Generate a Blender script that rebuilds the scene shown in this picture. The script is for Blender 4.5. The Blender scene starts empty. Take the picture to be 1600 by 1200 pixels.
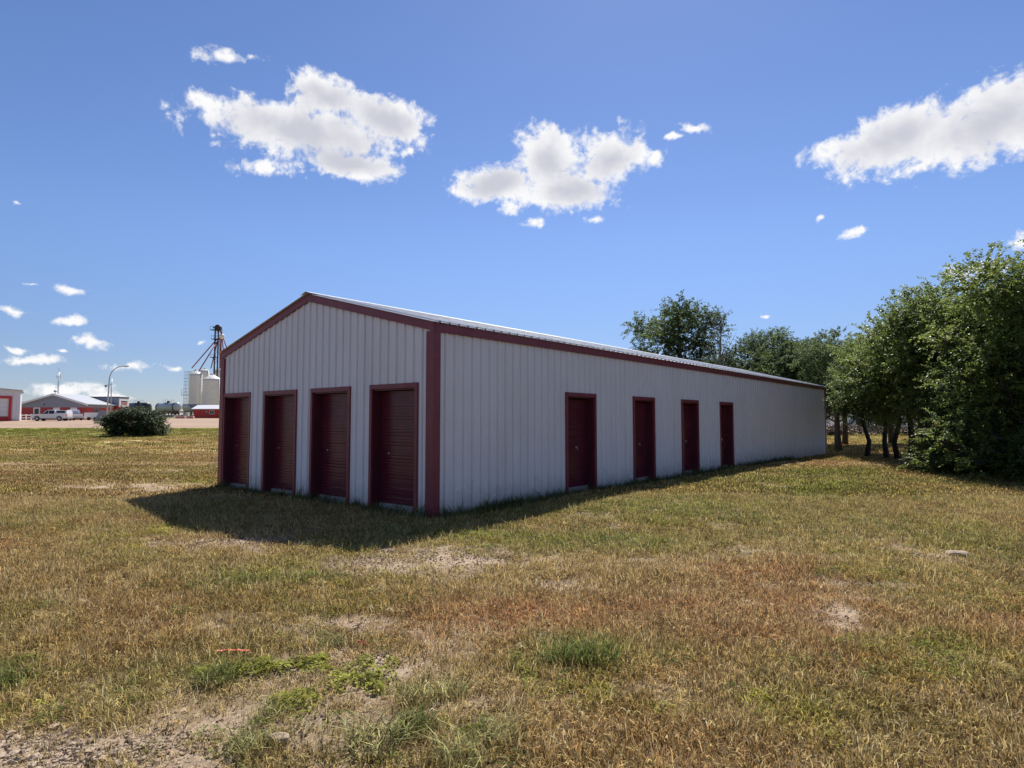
import bpy, bmesh, math, random
import numpy as np
from mathutils import Vector, Matrix

R = math.radians
S = bpy.context.scene
COL = S.collection

# ------------------------------------------------------------------ camera
EYE = 1.6
F = 975.0                       # focal length in pixels of a 1600 wide picture
PITCH = math.atan(58 / F)
cam_d = bpy.data.cameras.new('camera')
cam = bpy.data.objects.new('camera', cam_d)
COL.objects.link(cam)
cam.location = (0, 0, EYE)
cam.rotation_euler = (R(90) + PITCH, 0, 0)
cam_d.sensor_width = 36
cam_d.lens = 36 * F / 1600
cam_d.clip_end = 20000
S.camera = cam

# ------------------------------------------------------------------ light
SUN_EL, SUN_AZ = R(50.0), R(12.7)     # azimuth from +Y towards +X
sd = bpy.data.lights.new('sun', 'SUN')
sd.energy = 5.0
sd.angle = R(0.5)
sd.color = (1.0, 0.95, 0.87)
sun = bpy.data.objects.new('sun', sd)
COL.objects.link(sun)
to_sun = Vector((math.sin(SUN_AZ) * math.cos(SUN_EL), math.cos(SUN_AZ) * math.cos(SUN_EL), math.sin(SUN_EL)))
sun.rotation_euler = to_sun.to_track_quat('Z', 'Y').to_euler()
sun.location = (0, 0, 60)

S.view_settings.view_transform = 'Standard'
S.view_settings.look = 'None'
S.view_settings.gamma = 1
S.view_settings.exposure = 0.46
S.view_settings.use_curve_mapping = False
S.cycles.use_denoising = True
S.cycles.denoising_input_passes = 'RGB_ALBEDO_NORMAL'
S.cycles.denoising_prefilter = 'ACCURATE'
S.cycles.max_bounces = 6
S.cycles.transparent_max_bounces = 8
S.cycles.caustics_reflective = False
S.cycles.caustics_refractive = False

SKY_STRENGTH = 0.081


def ray(px, py):
    vx, vz = (px - 800) / F, -(py - 600) / F
    c, s = math.cos(PITCH), math.sin(PITCH)
    return np.array([vx, c - vz * s, s + vz * c])


def sky_angle(px, py):
    r = ray(px, py)
    r = r / np.linalg.norm(r)
    return math.atan2(r[0], r[1]), math.asin(r[2])


# cloud lobes: where they stand in the sky (azimuth, elevation), half sizes, tilt
LOBES = [  # centre and half size in picture pixels, turned into sky angles below
    (470, 205, 170, 44, 0), (505, 152, 62, 38, 0), (605, 185, 72, 36, -12), (330, 165, 75, 22, -8), (415, 262, 95, 25, 6),
    (545, 255, 92, 28, -5), (638, 240, 18, 10, 30), (360, 90, 58, 15, 6),
    (780, 288, 82, 30, 4), (858, 248, 62, 56, 0), (952, 250, 62, 46, 15), (885, 300, 88, 32, 0), (790, 320, 30, 20, 0),
    (832, 347, 30, 12, 0), (925, 342, 16, 10, 0), (1022, 245, 20, 20, 0), (1085, 200, 28, 11, -15), (1050, 212, 20, 7, 10),
    (1560, 188, 190, 66, 6), (1400, 216, 130, 48, 10), (1290, 238, 66, 28, 6), (1430, 262, 75, 20, 5), (1790, 170, 180, 75, 0),
    (1333, 364, 40, 12, 4), (1280, 341, 12, 7, 20), (1605, 372, 36, 16, 0), (1520, 420, 60, 20, 0),
    (45, 444, 22, 6, 0), (110, 453, 34, 10, 0), (20, 484, 30, 10, 0), (112, 501, 36, 9, 0), (150, 535, 58, 14, -6),
    (45, 563, 62, 12, 0), (15, 545, 22, 7, 0), (195, 574, 62, 13, 0), (272, 576, 20, 8, 0), (90, 610, 105, 15, 0),
    (170, 622, 60, 9, 0), (316, 538, 10, 6, 0), (1192, 497, 13, 6, 0), (35, 321, 13, 4, 0), (95, 548, 12, 5, 0),
]
CL = []
for (px, py, rx, ry, t) in LOBES:
    a, e = sky_angle(px, py)
    ax = abs(sky_angle(px + rx, py)[0] - sky_angle(px - rx, py)[0]) / 2
    ey = abs(sky_angle(px, py - ry)[1] - sky_angle(px, py + ry)[1]) / 2
    CL.append((a, e, ax, ey, R(t)))
rc = random.Random(5)
for i in range(10):     # the same fair weather clouds go on round the rest of the sky
    a = 1.25 + i * 0.4
    e = rc.uniform(0.12, 0.6)
    w = rc.uniform(0.08, 0.2)
    for k in range(2):
        CL.append((math.atan2(math.sin(a + k * w * .7), math.cos(a + k * w * .7)), e + rc.uniform(-.02, .03), w, w * rc.uniform(.25, .4), 0))

world = bpy.data.worlds.new('World')
S.world = world
world.use_nodes = True
nt = world.node_tree
nt.nodes.clear()


def N(tree, typ, **kw):
    n = tree.nodes.new(typ)
    for k, v in kw.items():
        if isinstance(k, str) and hasattr(n, k):
            setattr(n, k, v)
    return n


def math_node(tree, op, a, b=None, c=None, clamp=False):
    n = tree.nodes.new('ShaderNodeMath')
    n.operation = op
    n.use_clamp = clamp
    for i, v in enumerate((a, b, c)):
        if v is None:
            continue
        if isinstance(v, (int, float)):
            n.inputs[i].default_value = v
        else:
            tree.links.new(v, n.inputs[i])
    return n.outputs[0]


def build_world():
    L = nt.links.new
    out = N(nt, 'ShaderNodeOutputWorld')
    bg = N(nt, 'ShaderNodeBackground')
    bg.inputs['Strength'].default_value = SKY_STRENGTH
    sky = N(nt, 'ShaderNodeTexSky')
    sky.sky_type = 'NISHITA'
    sky.sun_disc = False
    sky.sun_elevation = SUN_EL
    sky.sun_rotation = SUN_AZ
    sky.altitude = 600
    sky.air_density = 1.0
    sky.dust_density = 0.15
    sky.ozone_density = 3.0
    tc = N(nt, 'ShaderNodeTexCoord')
    sep = N(nt, 'ShaderNodeSeparateXYZ')
    L(tc.outputs['Generated'], sep.inputs[0])
    az = math_node(nt, 'ARCTAN2', sep.outputs[0], sep.outputs[1])
    el = math_node(nt, 'ARCSINE', sep.outputs[2])
    comb = N(nt, 'ShaderNodeCombineXYZ')
    L(az, comb.inputs[0])
    L(el, comb.inputs[1])
    # warp so that outlines billow
    def noise(scale, detail, rough, vec, dist=0.0):
        n = N(nt, 'ShaderNodeTexNoise')
        n.noise_dimensions = '3D'
        n.inputs['Scale'].default_value = scale
        n.inputs['Detail'].default_value = detail
        n.inputs['Roughness'].default_value = rough
        n.inputs['Distortion'].default_value = dist
        L(vec, n.inputs['Vector'])
        return n
    w = noise(26, 3, 0.6, tc.outputs['Generated'])
    wv = N(nt, 'ShaderNodeVectorMath', operation='MULTIPLY_ADD')
    L(w.outputs['Color'], wv.inputs[0])
    wv.inputs[1].default_value = (0.035, 0.022, 0)
    sub = N(nt, 'ShaderNodeVectorMath', operation='SUBTRACT')
    L(comb.outputs[0], sub.inputs[0])
    sub.inputs[1].default_value = (0.0175, 0.011, 0)
    L(sub.outputs[0], wv.inputs[2])
    p = wv.outputs[0]
    best = big = None
    for (a, e, ax, ey, t) in CL:
        m = N(nt, 'ShaderNodeMapping')
        m.vector_type = 'TEXTURE'
        m.inputs['Location'].default_value = (a, e, 0)
        m.inputs['Rotation'].default_value = (0, 0, t)
        small = ey < 0.024
        g = 1.5 if small else 1.06
        m.inputs['Scale'].default_value = (ax * g, ey * g, 1)
        L(p, m.inputs['Vector'])
        ln = N(nt, 'ShaderNodeVectorMath', operation='LENGTH')
        L(m.outputs[0], ln.inputs[0])
        lv = math_node(nt, 'ADD', ln.outputs['Value'], 0.50) if small else ln.outputs['Value']
        if best is None:
            best = lv
        else:
            best = math_node(nt, 'SMOOTH_MIN', best, lv, 0.3)
        if ey > 0.024:
            big = ln.outputs['Value'] if big is None else math_node(nt, 'SMOOTH_MIN', big, ln.outputs['Value'], 0.5)
    t = math_node(nt, 'SUBTRACT', 1.08, best)
    tb = math_node(nt, 'SUBTRACT', 1.0, big)
    fine = noise(30, 11, 0.63, tc.outputs['Generated'], 0.2)
    nz = math_node(nt, 'MULTIPLY_ADD', fine.outputs['Fac'], 1.9, -0.95)
    crumb = noise(120, 6, 0.65, tc.outputs['Generated'], 0.2)
    nz = math_node(nt, 'ADD', nz, math_node(nt, 'MULTIPLY_ADD', crumb.outputs['Fac'], 0.45, -0.225))
    dens = math_node(nt, 'ADD', t, nz)
    mr = N(nt, 'ShaderNodeMapRange', interpolation_type='SMOOTHSTEP')
    L(dens, mr.inputs['Value'])
    mr.inputs['From Min'].default_value = 0.0
    mr.inputs['From Max'].default_value = 0.52
    # thick middles let less of the sun through than thin edges
    soft = noise(14, 5, 0.55, tc.outputs['Generated'], 0.3)
    th = math_node(nt, 'MULTIPLY_ADD', soft.outputs['Fac'], 1.3, -0.65)
    thick = math_node(nt, 'ADD', tb, th)
    cr = N(nt, 'ShaderNodeMapRange', interpolation_type='SMOOTHSTEP')
    L(thick, cr.inputs['Value'])
    cr.inputs['From Min'].default_value = 0.05
    cr.inputs['From Max'].default_value = 0.95
    mix = N(nt, 'ShaderNodeMix')
    mix.data_type = 'RGBA'
    L(cr.outputs[0], mix.inputs['Factor'])
    k = 0.73 / SKY_STRENGTH
    mix.inputs['A'].default_value = (0.98 * k, 0.98 * k, 0.99 * k, 1)
    mix.inputs['B'].default_value = (0.60 * k, 0.61 * k, 0.69 * k, 1)
    # the phone's rendering of the sky: a little deeper and bluer
    hs = N(nt, 'ShaderNodeHueSaturation')
    hs.inputs['Hue'].default_value = 0.505
    hs.inputs['Saturation'].default_value = 1.08
    hs.inputs['Value'].default_value = 1.0
    L(sky.outputs[0], hs.inputs['Color'])
    hz = N(nt, 'ShaderNodeMapRange', interpolation_type='SMOOTHSTEP')
    L(el, hz.inputs['Value'])
    hz.inputs['From Min'].default_value = 0.0
    hz.inputs['From Max'].default_value = 0.30
    tint = N(nt, 'ShaderNodeMix')
    tint.data_type = 'RGBA'
    L(hz.outputs[0], tint.inputs['Factor'])
    tint.inputs['A'].default_value = (0.60, 0.61, 0.77, 1)     # hazier, greyer air low down
    tint.inputs['B'].default_value = (1.03, 1.02, 1.11, 1)
    gr = N(nt, 'ShaderNodeVectorMath', operation='MULTIPLY')
    L(hs.outputs[0], gr.inputs[0])
    L(tint.outputs['Result'], gr.inputs[1])
    mx = N(nt, 'ShaderNodeMix')
    mx.data_type = 'RGBA'
    L(mr.outputs[0], mx.inputs['Factor'])
    L(gr.outputs[0], mx.inputs['A'])
    L(mix.outputs['Result'], mx.inputs['B'])
    L(mx.outputs['Result'], bg.inputs['Color'])
    L(bg.outputs[0], out.inputs[0])


build_world()
world.cycles.sampling_method = 'MANUAL'
world.cycles.sample_map_resolution = 512

# ------------------------------------------------------------------ helpers
rng = np.random.default_rng(11)


def tag(o, label=None, cat=None, group=None, kind=None):
    if label:
        o['label'] = label
    if cat:
        o['category'] = cat
    if group:
        o['group'] = group
    if kind:
        o['kind'] = kind
    return o


def empty(name, loc=(0, 0, 0), rz=0.0):
    o = bpy.data.objects.new(name, None)
    o.empty_display_size = 0.3
    COL.objects.link(o)
    o.location = loc
    o.rotation_euler = (0, 0, rz)
    return o


def link_mesh(name, me, mat, parent=None):
    o = bpy.data.objects.new(name, me)
    COL.objects.link(o)
    if mat is not None and not me.materials:
        me.materials.append(mat)
    if parent is not None:
        o.parent = parent
    return o


def np_mesh(name, verts, faces, smooth=False):
    """verts (n,3), faces (m,k) all of one size"""
    verts = np.asarray(verts, dtype=np.float32)
    faces = np.asarray(faces, dtype=np.int32)
    me = bpy.data.meshes.new(name)
    me.vertices.add(len(verts))
    me.vertices.foreach_set('co', verts.ravel())
    k = faces.shape[1]
    me.loops.add(faces.size)
    me.loops.foreach_set('vertex_index', faces.ravel())
    me.polygons.add(len(faces))
    me.polygons.foreach_set('loop_start', np.arange(0, faces.size, k, dtype=np.int32))
    me.polygons.foreach_set('use_smooth', np.full(len(faces), smooth))
    me.update(calc_edges=True)
    return me


class MB:
    """collects simple shapes; build() links them as one mesh object"""

    def __init__(self):
        self.v, self.f, self.s = [], [], []

    def add(self, vs, fs, smooth=False):
        n = len(self.v)
        self.v += [tuple(p) for p in vs]
        self.f += [tuple(i + n for i in f) for f in fs]
        self.s += [smooth] * len(fs)
        return self

    def box(self, x0, x1, y0, y1, z0, z1):
        v = [(x, y, z) for z in (z0, z1) for y in (y0, y1) for x in (x0, x1)]
        return self.add(v, [(0, 2, 3, 1), (4, 5, 7, 6), (0, 1, 5, 4), (2, 6, 7, 3), (0, 4, 6, 2), (1, 3, 7, 5)])

    def prism(self, pts, axis, a, b):
        """pts 2D outline, extruded along axis from a to b. axis x: pts=(y,z); y: pts=(x,z); z: pts=(x,y)"""
        def mk(p, t):
            return {'x': (t, p[0], p[1]), 'y': (p[0], t, p[1]), 'z': (p[0], p[1], t)}[axis]
        n = len(pts)
        v = [mk(p, a) for p in pts] + [mk(p, b) for p in pts]
        f = [tuple(range(n - 1, -1, -1)), tuple(range(n, 2 * n))]
        f += [(i, (i + 1) % n, n + (i + 1) % n, n + i) for i in range(n)]
        return self.add(v, f)

    def tube(self, pts, rads, n=6, smooth=True, caps=True):
        pts = [Vector(p) for p in pts]
        if isinstance(rads, (int, float)):
            rads = [rads] * len(pts)
        vs, fs = [], []
        for i, p in enumerate(pts):
            d = (pts[min(i + 1, len(pts) - 1)] - pts[max(i - 1, 0)])
            if d.length < 1e-9:
                d = Vector((0, 0, 1))
            d.normalize()
            ref = Vector((1, 0, 0)) if abs(d.x) < 0.8 else Vector((0, 1, 0))
            a = d.cross(ref).normalized()
            b = d.cross(a)
            for k in range(n):
                t = 2 * math.pi * k / n
                vs.append(p + (a * math.cos(t) + b * math.sin(t)) * rads[i])
        for i in range(len(pts) - 1):
            for k in range(n):
                k2 = (k + 1) % n
                fs.append((i * n + k, i * n + k2, (i + 1) * n + k2, (i + 1) * n + k))
        self.add(vs, fs, smooth)
        if caps:
            m = len(self.v) - len(vs)
            self.f += [tuple(m + k for k in range(n - 1, -1, -1)), tuple(m + (len(pts) - 1) * n + k for k in range(n))]
            self.s += [False, False]
        return self

    def lathe(self, prof, n=20, centre=(0, 0, 0), axis='z', smooth=True):
        """prof list of (radius, height)"""
        vs, fs = [], []
        for (r, h) in prof:
            for k in range(n):
                t = 2 * math.pi * k / n
                c, s = r * math.cos(t), r * math.sin(t)
                q = {'z': (c, s, h), 'x': (h, c, s), 'y': (c, h, s)}[axis]
                vs.append((q[0] + centre[0], q[1] + centre[1], q[2] + centre[2]))
        for i in range(len(prof) - 1):
            for k in range(n):
                k2 = (k + 1) % n
                fs.append((i * n + k, i * n + k2, (i + 1) * n + k2, (i + 1) * n + k))
        self.add(vs, fs, smooth)
        m = len(self.v) - len(vs)
        if prof[0][0] > 1e-6:
            self.f.append(tuple(m + k for k in range(n - 1, -1, -1))); self.s.append(False)
        if prof[-1][0] > 1e-6:
            self.f.append(tuple(m + (len(prof) - 1) * n + k for k in range(n))); self.s.append(False)
        return self

    def build(self, name, mat, parent=None, bevel=0.0):
        me = bpy.data.meshes.new(name)
        me.from_pydata(self.v, [], self.f)
        me.polygons.foreach_set('use_smooth', self.s)
        bm = bmesh.new()
        bm.from_mesh(me)
        bmesh.ops.recalc_face_normals(bm, faces=bm.faces)
        if bevel:
            es = [e for e in bm.edges if len(e.link_faces) == 2 and e.calc_face_angle(0) > 0.5]
            bmesh.ops.bevel(bm, geom=es, offset=bevel, segments=2, affect='EDGES', clamp_overlap=True)
        bm.to_mesh(me)
        bm.free()
        me.update()
        return link_mesh(name, me, mat, parent)


def fbm(x, y, scale, octaves=4, seed=0, rough=0.5):
    """numpy value noise in 0..1"""
    r = np.random.default_rng(1000 + seed)
    tab = r.random((256, 256)).astype(np.float32)
    x = np.asarray(x, dtype=np.float64) * scale + 37.3 * seed
    y = np.asarray(y, dtype=np.float64) * scale - 11.7 * seed
    tot, amp, norm = 0, 1.0, 0
    for o in range(octaves):
        xi, yi = np.floor(x).astype(np.int64), np.floor(y).astype(np.int64)
        fx, fy = x - xi, y - yi
        fx, fy = fx * fx * (3 - 2 * fx), fy * fy * (3 - 2 * fy)
        a = tab[xi & 255, yi & 255]; b = tab[(xi + 1) & 255, yi & 255]
        c = tab[xi & 255, (yi + 1) & 255]; d = tab[(xi + 1) & 255, (yi + 1) & 255]
        tot = tot + amp * ((a * (1 - fx) + b * fx) * (1 - fy) + (c * (1 - fx) + d * fx) * fy)
        norm += amp
        amp *= rough
        x, y = x * 2.03 + 5.1, y * 2.03 + 9.7
    return tot / norm


def sstep(a, b, x):
    t = np.clip((np.asarray(x, dtype=np.float64) - a) / (b - a), 0, 1)
    return t * t * (3 - 2 * t)


# ------------------------------------------------------------------ materials
def pmat(name, color, rough=0.6, metal=0.0, var=0.12, scale=6.0, bump=0.0, bscale=40.0, dark=None, dscale=1.2, damt=0.0, spec=0.5, coat=0.0, stretch=None):
    m = bpy.data.materials.new(name)
    m.use_nodes = True
    t = m.node_tree
    b = t.nodes['Principled BSDF']
    L = t.links.new
    tc = t.nodes.new('ShaderNodeTexCoord')
    src = tc.outputs['Object']
    if stretch:
        mp = t.nodes.new('ShaderNodeMapping')
        mp.inputs['Scale'].default_value = stretch
        L(src, mp.inputs[0])
        src = mp.outputs[0]
    n = t.nodes.new('ShaderNodeTexNoise')
    n.inputs['Scale'].default_value = scale
    n.inputs['Detail'].default_value = 6
    n.inputs['Roughness'].default_value = 0.6
    L(src, n.inputs['Vector'])
    mr = t.nodes.new('ShaderNodeMapRange')
    mr.inputs['From Min'].default_value = 0.3
    mr.inputs['From Max'].default_value = 0.7
    mr.inputs['To Min'].default_value = 1 - var
    mr.inputs['To Max'].default_value = 1 + var
    L(n.outputs['Fac'], mr.inputs['Value'])
    mul = t.nodes.new('ShaderNodeVectorMath')
    mul.operation = 'SCALE'
    mul.inputs[0].default_value = color[:3]
    L(mr.outputs[0], mul.inputs['Scale'])
    col = mul.outputs[0]
    if dark is not None:
        n2 = t.nodes.new('ShaderNodeTexNoise')
        n2.inputs['Scale'].default_value = dscale
        n2.inputs['Detail'].default_value = 7
        n2.inputs['Roughness'].default_value = 0.65
        L(src, n2.inputs['Vector'])
        r2 = t.nodes.new('ShaderNodeMapRange')
        r2.inputs['From Min'].default_value = 0.48
        r2.inputs['From Max'].default_value = 0.72
        r2.inputs['To Max'].default_value = damt
        L(n2.outputs['Fac'], r2.inputs['Value'])
        mx = t.nodes.new('ShaderNodeMix')
        mx.data_type = 'RGBA'
        L(r2.outputs[0], mx.inputs['Factor'])
        L(col, mx.inputs['A'])
        mx.inputs['B'].default_value = (*dark, 1)
        col = mx.outputs['Result']
    L(col, b.inputs['Base Color'])
    b.inputs['Roughness'].default_value = rough
    b.inputs['Metallic'].default_value = metal
    b.inputs['Specular IOR Level'].default_value = spec
    b.inputs['Coat Weight'].default_value = coat
    if bump:
        n3 = t.nodes.new('ShaderNodeTexNoise')
        n3.inputs['Scale'].default_value = bscale
        n3.inputs['Detail'].default_value = 5
        L(src, n3.inputs['Vector'])
        bp = t.nodes.new('ShaderNodeBump')
        bp.inputs['Strength'].default_value = bump
        bp.inputs['Distance'].default_value = 0.02
        L(n3.outputs['Fac'], bp.inputs['Height'])
        L(bp.outputs[0], b.inputs['Normal'])
    return m


def leaf_mat(name, c1, c2, rough=0.45, trans=0.48, vary=True):
    m = bpy.data.materials.new(name)
    m.use_nodes = True
    t = m.node_tree
    L = t.links.new
    b = t.nodes['Principled BSDF']
    out = t.nodes['Material Output']
    at = t.nodes.new('ShaderNodeAttribute')
    at.attribute_name = 'var'
    mx = t.nodes.new('ShaderNodeMix')
    mx.data_type = 'RGBA'
    mx.inputs['A'].default_value = (*c1, 1)
    mx.inputs['B'].default_value = (*c2, 1)
    L(at.outputs['Fac'], mx.inputs['Factor'])
    L(mx.outputs['Result'], b.inputs['Base Color'])
    b.inputs['Roughness'].default_value = rough
    tr = t.nodes.new('ShaderNodeBsdfTranslucent')
    hs = t.nodes.new('ShaderNodeHueSaturation')
    hs.inputs['Hue'].default_value = 0.48
    hs.inputs['Value'].default_value = 2.0
    L(mx.outputs['Result'], hs.inputs['Color'])
    L(hs.outputs[0], tr.inputs['Color'])
    ms = t.nodes.new('ShaderNodeMixShader')
    ms.inputs[0].default_value = trans
    L(b.outputs[0], ms.inputs[1])
    L(tr.outputs[0], ms.inputs[2])
    L(ms.outputs[0], out.inputs['Surface'])
    return m


M = {}
M['white_steel'] = pmat('white_painted_steel', (0.69, 0.69, 0.715), 0.42, var=0.035, scale=3.0, dark=(0.50, 0.46, 0.40), dscale=0.9, damt=0.22, stretch=(1, 1, 0.35))
M['red_trim'] = pmat('dark_red_trim', (0.170, 0.025, 0.040), 0.45, var=0.12, scale=4, dark=(0.24, 0.06, 0.05), dscale=2.2, damt=0.5)
M['red_door'] = pmat('dark_red_door', (0.105, 0.014, 0.030), 0.26, var=0.10, scale=5, dark=(0.22, 0.05, 0.05), dscale=3.0, damt=0.35, stretch=(1, 1, 0.5))
M['red_post'] = pmat('red_painted_wood', (0.085, 0.013, 0.024), 0.45, var=0.15, scale=9, bump=0.25, bscale=60, stretch=(1, 1, 0.1))
M['roof_steel'] = pmat('pale_roof_steel', (0.66, 0.66, 0.66), 0.35, metal=0.2, var=0.05, scale=2)
M['sill'] = pmat('peeling_white_sill', (0.32, 0.30, 0.27), 0.8, var=0.15, scale=14, dark=(0.16, 0.13, 0.10), dscale=16, damt=0.95, bump=0.3)
M['concrete'] = pmat('concrete', (0.38, 0.36, 0.33), 0.9, var=0.15, scale=10, bump=0.5, bscale=50)
M['steel'] = pmat('galvanised_steel', (0.45, 0.46, 0.48), 0.38, metal=0.75, var=0.12, scale=8)
M['grey_steel'] = pmat('grey_steel', (0.27, 0.28, 0.31), 0.55, metal=0.3, var=0.1)
M['dark_steel'] = pmat('dark_steel', (0.05, 0.05, 0.06), 0.55, metal=0.4)
M['handle'] = pmat('worn_zinc', (0.42, 0.41, 0.40), 0.35, metal=0.7)
M['rubber'] = pmat('tyre_rubber', (0.022, 0.022, 0.023), 0.85)
M['glass'] = pmat('tinted_glass', (0.02, 0.024, 0.028), 0.06, var=0.0)
M['white_paint'] = pmat('white_car_paint', (0.78, 0.78, 0.77), 0.25, var=0.02, coat=0.6)
M['white_trim'] = pmat('white_trim', (0.76, 0.76, 0.75), 0.5, var=0.05)
M['grey_siding'] = pmat('grey_siding', (0.25, 0.27, 0.31), 0.6, var=0.06)
M['brick_red'] = pmat('red_brick_band', (0.40, 0.055, 0.05), 0.75, var=0.18, scale=5)
M['bright_red'] = pmat('bright_red_siding', (0.50, 0.035, 0.04), 0.6, var=0.1)
M['grey_roof'] = pmat('grey_metal_roof', (0.42, 0.43, 0.45), 0.45, metal=0.2, var=0.06)
M['bin_white'] = pmat('white_bin_steel', (0.74, 0.72, 0.68), 0.45, var=0.04, dark=(0.55, 0.50, 0.44), dscale=0.6, damt=0.3)
M['spout_red'] = pmat('oxide_red_spout', (0.26, 0.06, 0.06), 0.6)
M['tank_black'] = pmat('black_tank_paint', (0.025, 0.025, 0.028), 0.42)
M['tank_grey'] = pmat('blue_grey_tank_paint', (0.36, 0.40, 0.47), 0.35, var=0.08)
M['tank_pale'] = pmat('pale_tank_paint', (0.60, 0.60, 0.60), 0.4, var=0.08)
M['rust'] = pmat('rusty_steel', (0.16, 0.075, 0.05), 0.8, var=0.25)
M['bark'] = pmat('dark_bark', (0.040, 0.032, 0.027), 0.9, var=0.35, scale=12, bump=0.8, bscale=22, stretch=(1, 1, 0.25))
M['dead_wood'] = pmat('dead_grey_wood', (0.20, 0.18, 0.16), 0.85, var=0.2)
M['leaf_elm'] = leaf_mat('elm_leaf', (0.046, 0.082, 0.020), (0.150, 0.200, 0.046))
M['leaf_dark'] = leaf_mat('dark_elm_leaf', (0.030, 0.058, 0.020), (0.082, 0.125, 0.040), rough=0.58)
M['leaf_bush'] = leaf_mat('caragana_leaf', (0.026, 0.046, 0.020), (0.085, 0.115, 0.052), rough=0.5, trans=0.25)
M['orange'] = pmat('orange_marking_paint', (0.70, 0.075, 0.02), 0.6, var=0.1)
M['stone'] = pmat('pale_stone', (0.38, 0.29, 0.21), 0.9, var=0.25, scale=14, bump=0.6, bscale=40)



def splash(m):
    t = m.node_tree
    L = t.links.new
    b = t.nodes['Principled BSDF']
    old = b.inputs['Base Color'].links[0].from_socket
    tc = t.nodes.new('ShaderNodeTexCoord')
    sp = t.nodes.new('ShaderNodeSeparateXYZ')
    L(tc.outputs['Object'], sp.inputs[0])
    n = t.nodes.new('ShaderNodeTexNoise')
    n.inputs['Scale'].default_value = 5
    n.inputs['Detail'].default_value = 8
    n.inputs['Roughness'].default_value = .7
    L(tc.outputs['Object'], n.inputs['Vector'])
    h = math_node(t, 'MULTIPLY_ADD', n.outputs['Fac'], -0.9, sp.outputs[2])
    r = t.nodes.new('ShaderNodeMapRange')
    r.inputs['From Min'].default_value = 0.05
    r.inputs['From Max'].default_value = -0.42
    r.inputs['To Max'].default_value = 0.55
    L(h, r.inputs['Value'])
    mx = t.nodes.new('ShaderNodeMix')
    mx.data_type = 'RGBA'
    L(r.outputs[0], mx.inputs['Factor'])
    L(old, mx.inputs['A'])
    mx.inputs['B'].default_value = (.30, .25, .19, 1)
    L(mx.outputs['Result'], b.inputs['Base Color'])
    n2 = t.nodes.new('ShaderNodeTexNoise')
    n2.inputs['Scale'].default_value = 1.6
    n2.inputs['Detail'].default_value = 2
    L(tc.outputs['Object'], n2.inputs['Vector'])
    bp = t.nodes.new('ShaderNodeBump')
    bp.inputs['Strength'].default_value = .35
    bp.inputs['Distance'].default_value = .03
    L(n2.outputs['Fac'], bp.inputs['Height'])
    L(bp.outputs[0], b.inputs['Normal'])


splash(M['white_steel'])

# ------------------------------------------------------------------ terrain
PROF_D = np.array([0, 45, 56, 68, 82, 109, 175, 225, 9000.])
PROF_Z = np.array([0, 0, 0.05, 0.30, 0.66, 1.66, 2.45, 3.0, 3.0])

BC = np.array([-1.317, 10.43])                       # near corner of the shed
TH = R(39.7)
BU = np.array([math.sin(TH), math.cos(TH)])          # along the long wall
BV = np.array([-math.cos(TH), math.sin(TH)])         # along the gable
BL, BW, BE, BP = 25.8, 7.46, 3.27, 4.22              # length, width, eave, ridge


def terrain(x, y):
    x = np.asarray(x, dtype=np.float64); y = np.asarray(y, dtype=np.float64)
    z = np.interp(y, PROF_D, PROF_Z) * (1 - sstep(8, 40, x - 0.15 * y))
    s = (x - BC[0]) * BU[0] + (y - BC[1]) * BU[1]
    t = (x - BC[0]) * BV[0] + (y - BC[1]) * BV[1]
    side = sstep(1.0, 4.0, s) * (1 - sstep(17, 25, s)) * sstep(0.0, -0.8, t) * (1 - sstep(-3.0, -6.0, t))
    z = z + 0.09 * side
    z = z + (fbm(x, y, 0.35, 4, 3) - 0.5) * 0.10 * sstep(2.5, 5, np.hypot(x, y)) * (1 - sstep(60, 90, y))
    z = z + (fbm(x, y, 1.9, 3, 4) - 0.5) * 0.03
    # low broken rim of the gravel lane at the very front left
    return z


def gz(x, y):
    return float(terrain(np.array([x]), np.array([y]))[0])


def ground_at(px, py, z=0.0):
    r = ray(px, py)
    k = (z - EYE) / r[2]
    return r[0] * k, r[1] * k


def at(px, depth):
    """a place on the ground at this depth"""
    x = (px - 800) / F * depth
    return (x, depth, gz(x, depth))


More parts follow.
